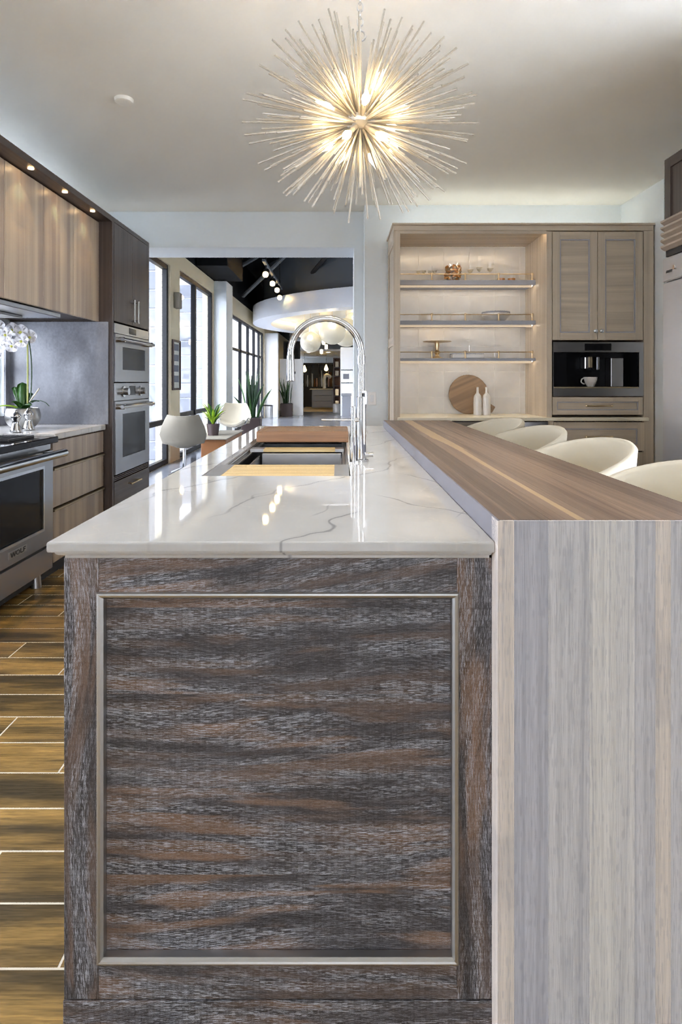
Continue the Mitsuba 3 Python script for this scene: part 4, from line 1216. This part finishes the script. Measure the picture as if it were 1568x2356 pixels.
for zt_, zb_ in ((2.059, 1.998), (1.720, 1.665), (1.405, 1.362)):
    s = part(hu, 'shelf', B(HX0 + .03, HD0, YSF, YHB - .013, zb_ + .020, zt_, .0015, 'x'), 'mat_cabinetgrey')
    part(s, 'glowing_lip', B(HX0 + .03, HD0 - .03, YSF + .012, YSF + .018, zb_, zb_ + .0195, .001, 'x'), 'mat_greige', False, (.16, .125, .085), .2)  # lip glows by itself, standing for strip light falling on it
    part(s, 'light_strip', B(HX0 + .05, HD0 - .02, YSF + .022, YSF + .034, zb_ + .012, zb_ + .0195, 0), 'mat_white', False, (6.5, 5.6, 4.5), .8)
    rl = part(s, 'gallery_rail', cyl((HX0 + .03, YSF + .016, zt_ + .052), (HD0 - .02, YSF + .016, zt_ + .052), .0035, 8), 'mat_brass', 40)
    for px in (993, 1070, 1147, 1224):
        x = PX(px, 5.10)
        part(s, 'post', lathe([(0, 0), (.009, 0), (.009, .004), (.006, .008), (.006, .040), (.009, .046), (.010, .053), (.008, .060), (0, .064)], (x, YSF + .016, zt_), 14), 'mat_brass', 40)


def shaker(parent, name, x0, x1, z0, z1, y, st=.058, bead=.010):
    d = part(parent, name, join(B(x0, x0 + st, y, y + .022, z0, z1, .0012, 'z'), B(x1 - st, x1, y, y + .022, z0, z1, .0012, 'z'), B(x0 + st, x1 - st, y, y + .022, z0, z0 + st, .0012, 'x'), B(x0 + st, x1 - st, y, y + .022, z1 - st, z1, .0012, 'x')), 'mat_greige')
    part(d, 'panel', B(x0 + st, x1 - st, y + .012, y + .020, z0 + st, z1 - st, 0, 'x'), 'mat_greige')
    part(d, 'bead', ext_y(holes((x0 + st, z0 + st, x1 - st, z1 - st), [(x0 + st + bead, z0 + st + bead, x1 - st - bead, z1 - st - bead)]), y + .003, y + .013), 'mat_bead')
    return d


for x0, x1, kx in ((1.688, 2.043, 2.020), (2.047, 2.404, 2.070)):
    d = shaker(hu, 'door', x0, x1, 1.538, 2.396, YH - .001)
    k = lathe([(0, 0), (.008, 0), (.006, .012), (.015, .020), (.016, .027), (.010, .033), (0, .034)], (0, 0, 0), 20)
    k.apply_transform(trimesh.transformations.rotation_matrix(math.pi / 2, [1, 0, 0]))
    k.apply_translation([kx, YH - .001, PZ(762, YH)])
    part(d, 'knob', k, 'mat_chrome', 40)
d = shaker(hu, 'drawer', 1.688, 2.404, .946, 1.086, YH - .001, .036, .008)
bar_pull(d, (2.045, YH + .011, 1.018), (1, 0, 0), .20, .042, (0, -1, 0), 'mat_brass', .007)
d = shaker(hu, 'drawer', 1.700, 2.412, .660, .888, YH - .001, .05, .010)
bar_pull(d, (2.045, YH + .011, .772), (1, 0, 0), .20, .042, (0, -1, 0), 'mat_brass', .007)
d = shaker(hu, 'drawer', 1.700, 2.412, .13, .650, YH - .001, .05, .010)
bar_pull(d, (2.045, YH + .011, .50), (1, 0, 0), .20, .042, (0, -1, 0), 'mat_brass', .007)
part(hu, 'stile', B(1.655, 1.697, YH, YH + .025, 0, .897, .001, 'z'), 'mat_greige')
d = shaker(hu, 'door', .484, .862, .13, .888, YH - .001)
bar_pull(d, (.83, YH + .001, .74), (0, 0, 1), .17, .034, (0, -1, 0), 'mat_brass', .006)
part(hu, 'carcass', B(.49, 2.43, YH + .03, YHB, .10, .895, 0, 'x'), 'mat_espresso')
part(hu, 'toe_kick', B(.45, 2.43, YH + .03, YHB, 0, .10, 0, 'x'), 'mat_black')
part(hu, 'worktop', B(HX0 + .03, 2.440, YH - .028, YHB - .013, .898, .926, .004), 'mat_ivory', label='pale stone worktop')
bv = thing('beverage_drawer', 'stainless beverage appliance with a curved pull in the hutch base', 'appliance')
part(bv, 'front', B(.87, 1.652, YH - .003, YH + .028, .13, .890, .003), 'mat_steel')
part(bv, 'pull', tube([(.92 + .68 * t, YH - .012, .80 + .07 * (abs(2 * t - 1.0)) ** 2.2) for t in np.linspace(0, 1, 21)], .009, 8), 'mat_steeldark', 40)

# coffee machine with cup
cf = thing('coffee_machine', 'built-in black and steel coffee machine in the hutch', 'coffee machine')
X0, X1 = 1.690, 2.406
part(cf, 'surround', ext_y(holes((X0, 1.094, X1, 1.522), [(X0 + .005 + .0, 1.165, X1 - .035, 1.442)]), YH - .006, YH + .02), 'mat_steeldark')
part(cf, 'cavity', join(B(X0 + .004, X1 - .034, YH + .15, YH + .16, 1.16, 1.445, 0), B(X0 + .004, X1 - .034, YH + .02, YH + .15, 1.155, 1.166, 0), B(X0 + .004, X1 - .034, YH + .02, YH + .15, 1.441, 1.45, 0),
                        B(X0 - .001, X0 + .006, YH + .02, YH + .15, 1.16, 1.445, 0), B(X1 - .036, X1 - .03, YH + .02, YH + .15, 1.16, 1.445, 0)), 'mat_blackglass')
part(cf, 'display', B(1.94, 2.15, YH - .009, YH - .005, 1.455, 1.510, .001), 'mat_blackglass')
part(cf, 'glass_door', B(X0 + .008, X0 + .11, YH + .004, YH + .012, 1.168, 1.440, .001), 'mat_blackglass')
part(cf, 'spout', B(1.965, 1.998, YH + .05, YH + .149, 1.31, 1.41, .006), 'mat_chrome')
part(cf, 'steam_wand', B(2.06, 2.085, YH + .05, YH + .149, 1.30, 1.41, .006), 'mat_chrome')
part(cf, 'spout_bridge', B(1.998, 2.03, YH + .055, YH + .15, 1.32, 1.41, .004), 'mat_bronze')
part(cf, 'milk_container', B(2.17, 2.27, YH + .04, YH + .148, 1.168, 1.40, .004), 'mat_steeldark')
part(cf, 'drip_rail', B(X0 + .005, X1 - .04, YH - .010, YH + .02, 1.156, 1.168, .002), 'mat_bronze')
cu = thing('coffee_cup', 'white cup standing under the coffee machine spout', 'cup')
cc = np.array([2.020, YH + .075, 1.1665])
part(cu, 'bowl', lathe([(0, 0), (.024, 0), (.027, .004), (.042, .03), (.050, .064), (.053, .080), (.050, .080), (.046, .064), (.038, .032), (0, .010)], cc, 36), 'mat_ceramic', 40)
part(cu, 'handle', tube([cc + [-.046 - .03 * math.sin(q), 0, .047 + .024 * math.cos(q)] for q in np.linspace(.1, math.pi - .1, 14)], .0055, 10), 'mat_ceramic', 40)


# things on the shelves
def wine_glass(label, px, z, h, r, group, y=5.2):
    c = (PX(px, y), y, z + .0005)
    t = thing('wine_glass', label, 'glass', group)
    part(t, 'bowl', lathe([(.003, h * .42), (r * .6, h * .50), (r, h * .66), (r * .82, h)], c, 24), 'mat_glassware', 40)
    part(t, 'stem', lathe([(0, 0), (r * .8, .001), (r * .75, .004), (.004, .012), (.003, h * .42), (0, h * .42)], c, 16), 'mat_glassware', 40)
    part(t, 'refraction_fill', lathe([(0, h * .43), (r * .55, h * .50), (r * .92, h * .62), (0, h * .62)], c, 20), 'mat_ivory', 40)  # cream fill stands for the lit shelf refracted in the empty bowl


Z1, Z2, Z3 = 2.059, 1.720, 1.405
for i, px in enumerate((962, 975, 989, 999)):
    wine_glass(['small stemmed glass at the wall end of the top shelf', 'small stemmed glass second from the wall end of the top shelf', 'small stemmed glass third from the wall end of the top shelf', 'small stemmed glass next to the amber jar on the top shelf'][i], px, Z1, (.150, .165, .150, .168)[i], .022, 'small stemmed glasses on the top shelf', 5.2 + .03 * (i % 2))
for i, px in enumerate((1081, 1102, 1127)):
    wine_glass(['large stemmed glass beside the amber jar on the top shelf', 'large stemmed glass in the middle of three on the top shelf', 'large stemmed glass next to the tumblers on the top shelf'][i], px, Z1, (.17, .20, .19)[i], .030, 'large stemmed glasses on the top shelf', 5.2)
for i, px in enumerate((1152, 1176)):
    t = thing('tumbler', ['glass tumbler with amber drink beside the stemmed glasses', 'glass tumbler with amber drink nearest the shelf end'][i], 'glass', 'tumblers on the top shelf')
    c = (PX(px, 5.18), 5.18, Z1 + .0005)
    part(t, 'cup', lathe([(0, 0), (.030, 0), (.034, .02), (.030, .115)], c, 24), 'mat_glassware', 40)
    part(t, 'drink', lathe([(0, .004), (.027, .004), (.031, .02), (.0305, .028), (0, .028)], c, 20), 'mat_amber', 40)
t = thing('snack_jar', 'round glass jar filled with amber dried fruit on the top shelf', 'jar')
c = np.array((PX(1041, 5.22), 5.22, Z1 + .0005))
part(t, 'jar', lathe([(0, 0), (.070, 0), (.080, .01), (.082, .10), (.072, .135), (.072, .165), (.078, .168)], c, 36), 'mat_glassware', 40)
rj = random.Random(2)
ms = []
for i in range(200):
    a, q = rj.uniform(0, 6.28), math.sqrt(rj.random()) * .064
    s_ = trimesh.creation.box((rj.uniform(.018, .030), rj.uniform(.014, .022), rj.uniform(.006, .012)))
    s_.apply_transform(trimesh.transformations.random_rotation_matrix(np.array([rj.random(), rj.random(), rj.random()])))
    s_.apply_translation(c + [math.cos(a) * q, math.sin(a) * q, rj.uniform(.026, .135)])
    ms.append(s_)
k = part(t, 'dried_fruit', join(ms[::2]), 'mat_amber')
labels[k] = {'kind': 'stuff'}
k = part(t, 'pale_fruit', join(ms[1::2]), 'mat_bronze')
labels[k] = {'kind': 'stuff'}
for i, (px, r, h) in enumerate(((991, .084, .062), (1062, .092, .076), (1140, .116, .086))):
    t = thing('bowl', ['smallest ivory bowl at the wall end of the middle shelf', 'ivory bowl in the middle of the middle shelf', 'widest ivory bowl with a grey rim on the middle shelf'][i], 'bowl', 'ivory bowls on the middle shelf')
    y = 5.242
    c = (PX(px, y), y, Z2 + .0005)
    b0 = .75 if i < 2 else .38
    part(t, 'shell', lathe([(0, 0), (r * b0, 0), (r * (.95 if i < 2 else .7), h * .22), (r, h * .62), (r * (.97 if i < 2 else 1.02), h), (r * .93, h), (r * .95, h * .75), (r * .6, h * .2), (0, h * .12)], c, 40), 'mat_ceramic', 40)
    if i == 2:
        part(t, 'rim_band', lathe([(r * 1.021, h - .014), (r * 1.03, h - .004), (r * 1.021, h + .001), (r * .92, h + .001)], c, 40), 'mat_cabinetgrey', 40)
for i, (px, zp, r, mt, lab) in enumerate(((1005, PZ(788, 5.22), .122, 'mat_brass', 'brass cake stand with a turned stem on the lowest shelf'), (1079, PZ(783, 5.24), .085, 'mat_glassware', 'clear glass cake stand behind the grey book on the lowest shelf'), (1137, PZ(797, 5.22), .088, 'mat_glassware', 'low clear glass cake stand near the shelf end'))):
    t = thing('cake_stand', lab, 'cake stand')
    y = 5.22 if i != 1 else 5.275
    c = (PX(px, y), y, Z3 + .0005)
    h = zp - Z3
    part(t, 'plate', lathe([(0, h), (r * .3, h - .004), (r * .98, h + .004), (r, h + .008), (r * .96, h + .009), (r * .3, h + .002), (0, h + .003)], c, 40), mt, 40)
    part(t, 'stem', lathe([(0, 0), (.05, 0), (.048, .008), (.020, .02), (.015, .035), (.026, .05), (.024, .062), (.014, .072), (.020, h * .8), (.018, h - .003), (0, h - .003)] if i == 0 else [(0, 0), (.045, 0), (.04, .008), (.012, .02), (.012, h * .8), (.02, h - .003), (0, h - .003)], c, 30), mt, 40)
bk = thing('grey_book', 'flat grey book lying on the lowest shelf', 'book')
b0, b1 = PX(1038, 5.15), PX(1111, 5.15)
part(bk, 'cover', join(B(b0, b1, 5.115, 5.222, Z3 + .001, Z3 + .005, .001), B(b0, b1, 5.115, 5.222, Z3 + .036, Z3 + .041, .001), B(b0, b1, 5.218, 5.224, Z3 + .005, Z3 + .036, 0)), 'mat_cabinetgrey')
part(bk, 'pages', B(b0 + .004, b1 - .004, 5.118, 5.218, Z3 + .005, Z3 + .036, 0), 'mat_ceramic')
# round board and white bottles on the hutch worktop
rb_ = thing('round_board', 'round dark wooden serving board leaning on the hutch tiles', 'serving board')
R = .172
disc = Polygon([(R * math.cos(t), R * math.sin(t)) for t in np.linspace(0, 2 * math.pi, 72, endpoint=False)])
hndl = affinity.rotate(sbox(R - .02, -.024, R + .075, .024).buffer(.006), -33, origin=(0, 0))
m = ext_y(disc.union(hndl).difference(affinity.rotate(Polygon([(R + .05 + .008 * math.cos(t), .008 * math.sin(t)) for t in np.linspace(0, 6.28, 16, endpoint=False)]), -33, origin=(0, 0))), -.009, .009)
m.apply_transform(trimesh.transformations.rotation_matrix(math.radians(-9), [1, 0, 0]))
m.apply_translation([PX(1078, 5.31), 5.325, .926 + R + .0005])
m = grain(m, 'x')
m.vertices[:, 2] += .926 - m.vertices[:, 2].min() + .0005
grain(m, 'x')
part(rb_, 'disc', m, 'mat_espresso_light')
for i, px in enumerate((1098, 1118.5)):
    solo('white_bottle', ['slim white ceramic bottle overlapping the middle of the round board', 'slim white ceramic bottle beside the round board handle'][i], 'bottle',
         lathe(chaikin([(0, 0), (.032, 0), (.034, .004), (.034, .08), (.034, .145), (.028, .168), (.012, .185), (.010, .20), (.010, .232), (.012, .236), (0, .238)], 1), (PX(px, 5.12), 5.12, .9265), 32), 'mat_ceramic', 40, 'white bottles on the hutch worktop')
# wall outlet
ot = thing('wall_outlet', 'white switch plate on the wall beside the hutch', 'switch')
ox, oz = PX(855, YW), PZ(917, YW)
part(ot, 'plate', B(ox - .037, ox + .037, YW - .006, YW - .0005, oz - .058, oz + .058, .002), 'mat_ceramic')
part(ot, 'rocker', B(ox - .015, ox + .015, YW - .010, YW - .006, oz - .032, oz + .032, .002), 'mat_white')

# ------------------------------------------------------------------ refrigerator wall
XF, YF1, YF0 = 1.90, 3.58, 2.45
fr = thing('refrigerator', 'tall stainless refrigerator beyond the bar stools', 'refrigerator')
part(fr, 'body', B(XF + .06, XR - .01, YF0, YF1, .02, 1.93, .003), 'mat_steeldark')
part(fr, 'door', B(XF, XF + .058, YF0, YF1 - .001, .10, 1.785, .006), 'mat_brushed')
tp = part(fr, 'top_panel', B(XF, XF + .058, YF0, YF1 - .001, 1.79, 1.93, .006), 'mat_brushed')
part(tp, 'badge', join(B(XF - .004, XF, 3.475, 3.535, 1.838, 1.852, .001)), 'mat_black')
part(tp, 'badge_light', cyl((XF - .006, 3.455, 1.86), (XF, 3.455, 1.86), .013, 16), 'mat_chrome', 40)
part(fr, 'handle', cyl((XF - .05, YF0 + .10, .6), (XF - .05, YF0 + .10, 1.6), .014, 14), 'mat_chrome', 40)
part(fr, 'toe_grille', B(XF + .05, XF + .06, YF0, YF1, 0, .10, 0), 'mat_black')
fp_ = thing('fluted_panel', 'fluted tan wooden panel above the refrigerator', 'panel')
za, zb2, nf = 1.975, 2.16, 5
pts = []
for i in range(nf):
    z = zb2 - (zb2 - za) * i / nf
    dz = (zb2 - za) / nf
    pts += [(XF + .012, z), (XF - .012, z - dz * .25), (XF - .012, z - dz * .55)]
pts += [(XF + .012, za), (XF + .07, za), (XF + .07, zb2)]
m = ext_y(Polygon(pts), YF0, YF1)
grain(m, 'y')
part(fp_, 'fluting', m, 'mat_zebra')
part(fp_, 'backing', B(XF + .07, XR - .01, YF0, YF1, 1.94, zb2, .002, 'y'), 'mat_zebra')
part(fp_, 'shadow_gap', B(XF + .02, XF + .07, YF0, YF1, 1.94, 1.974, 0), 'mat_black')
fcab = thing('fridge_cabinet', 'dark brown framed cabinet above the fluted panel', 'cabinet')
part(fcab, 'case', B(XF + .03, XR - .01, YF0, YF1, 2.163, 2.51, .002, 'y'), 'mat_espresso')
part(fcab, 'door', join(B(XF + .012, XF + .03, YF1 - .06, YF1, 2.163, 2.51, .001, 'z'), B(XF + .012, XF + .03, YF0, YF1 - .06, 2.45, 2.51, .001, 'y'), B(XF + .012, XF + .03, YF0, YF0 + .06, 2.163, 2.45, .001, 'z')), 'mat_espresso')
part(fcab, 'panel', B(XF + .022, XF + .030, YF0 + .06, YF1 - .06, 2.163, 2.45, 0, 'z'), 'mat_espresso')
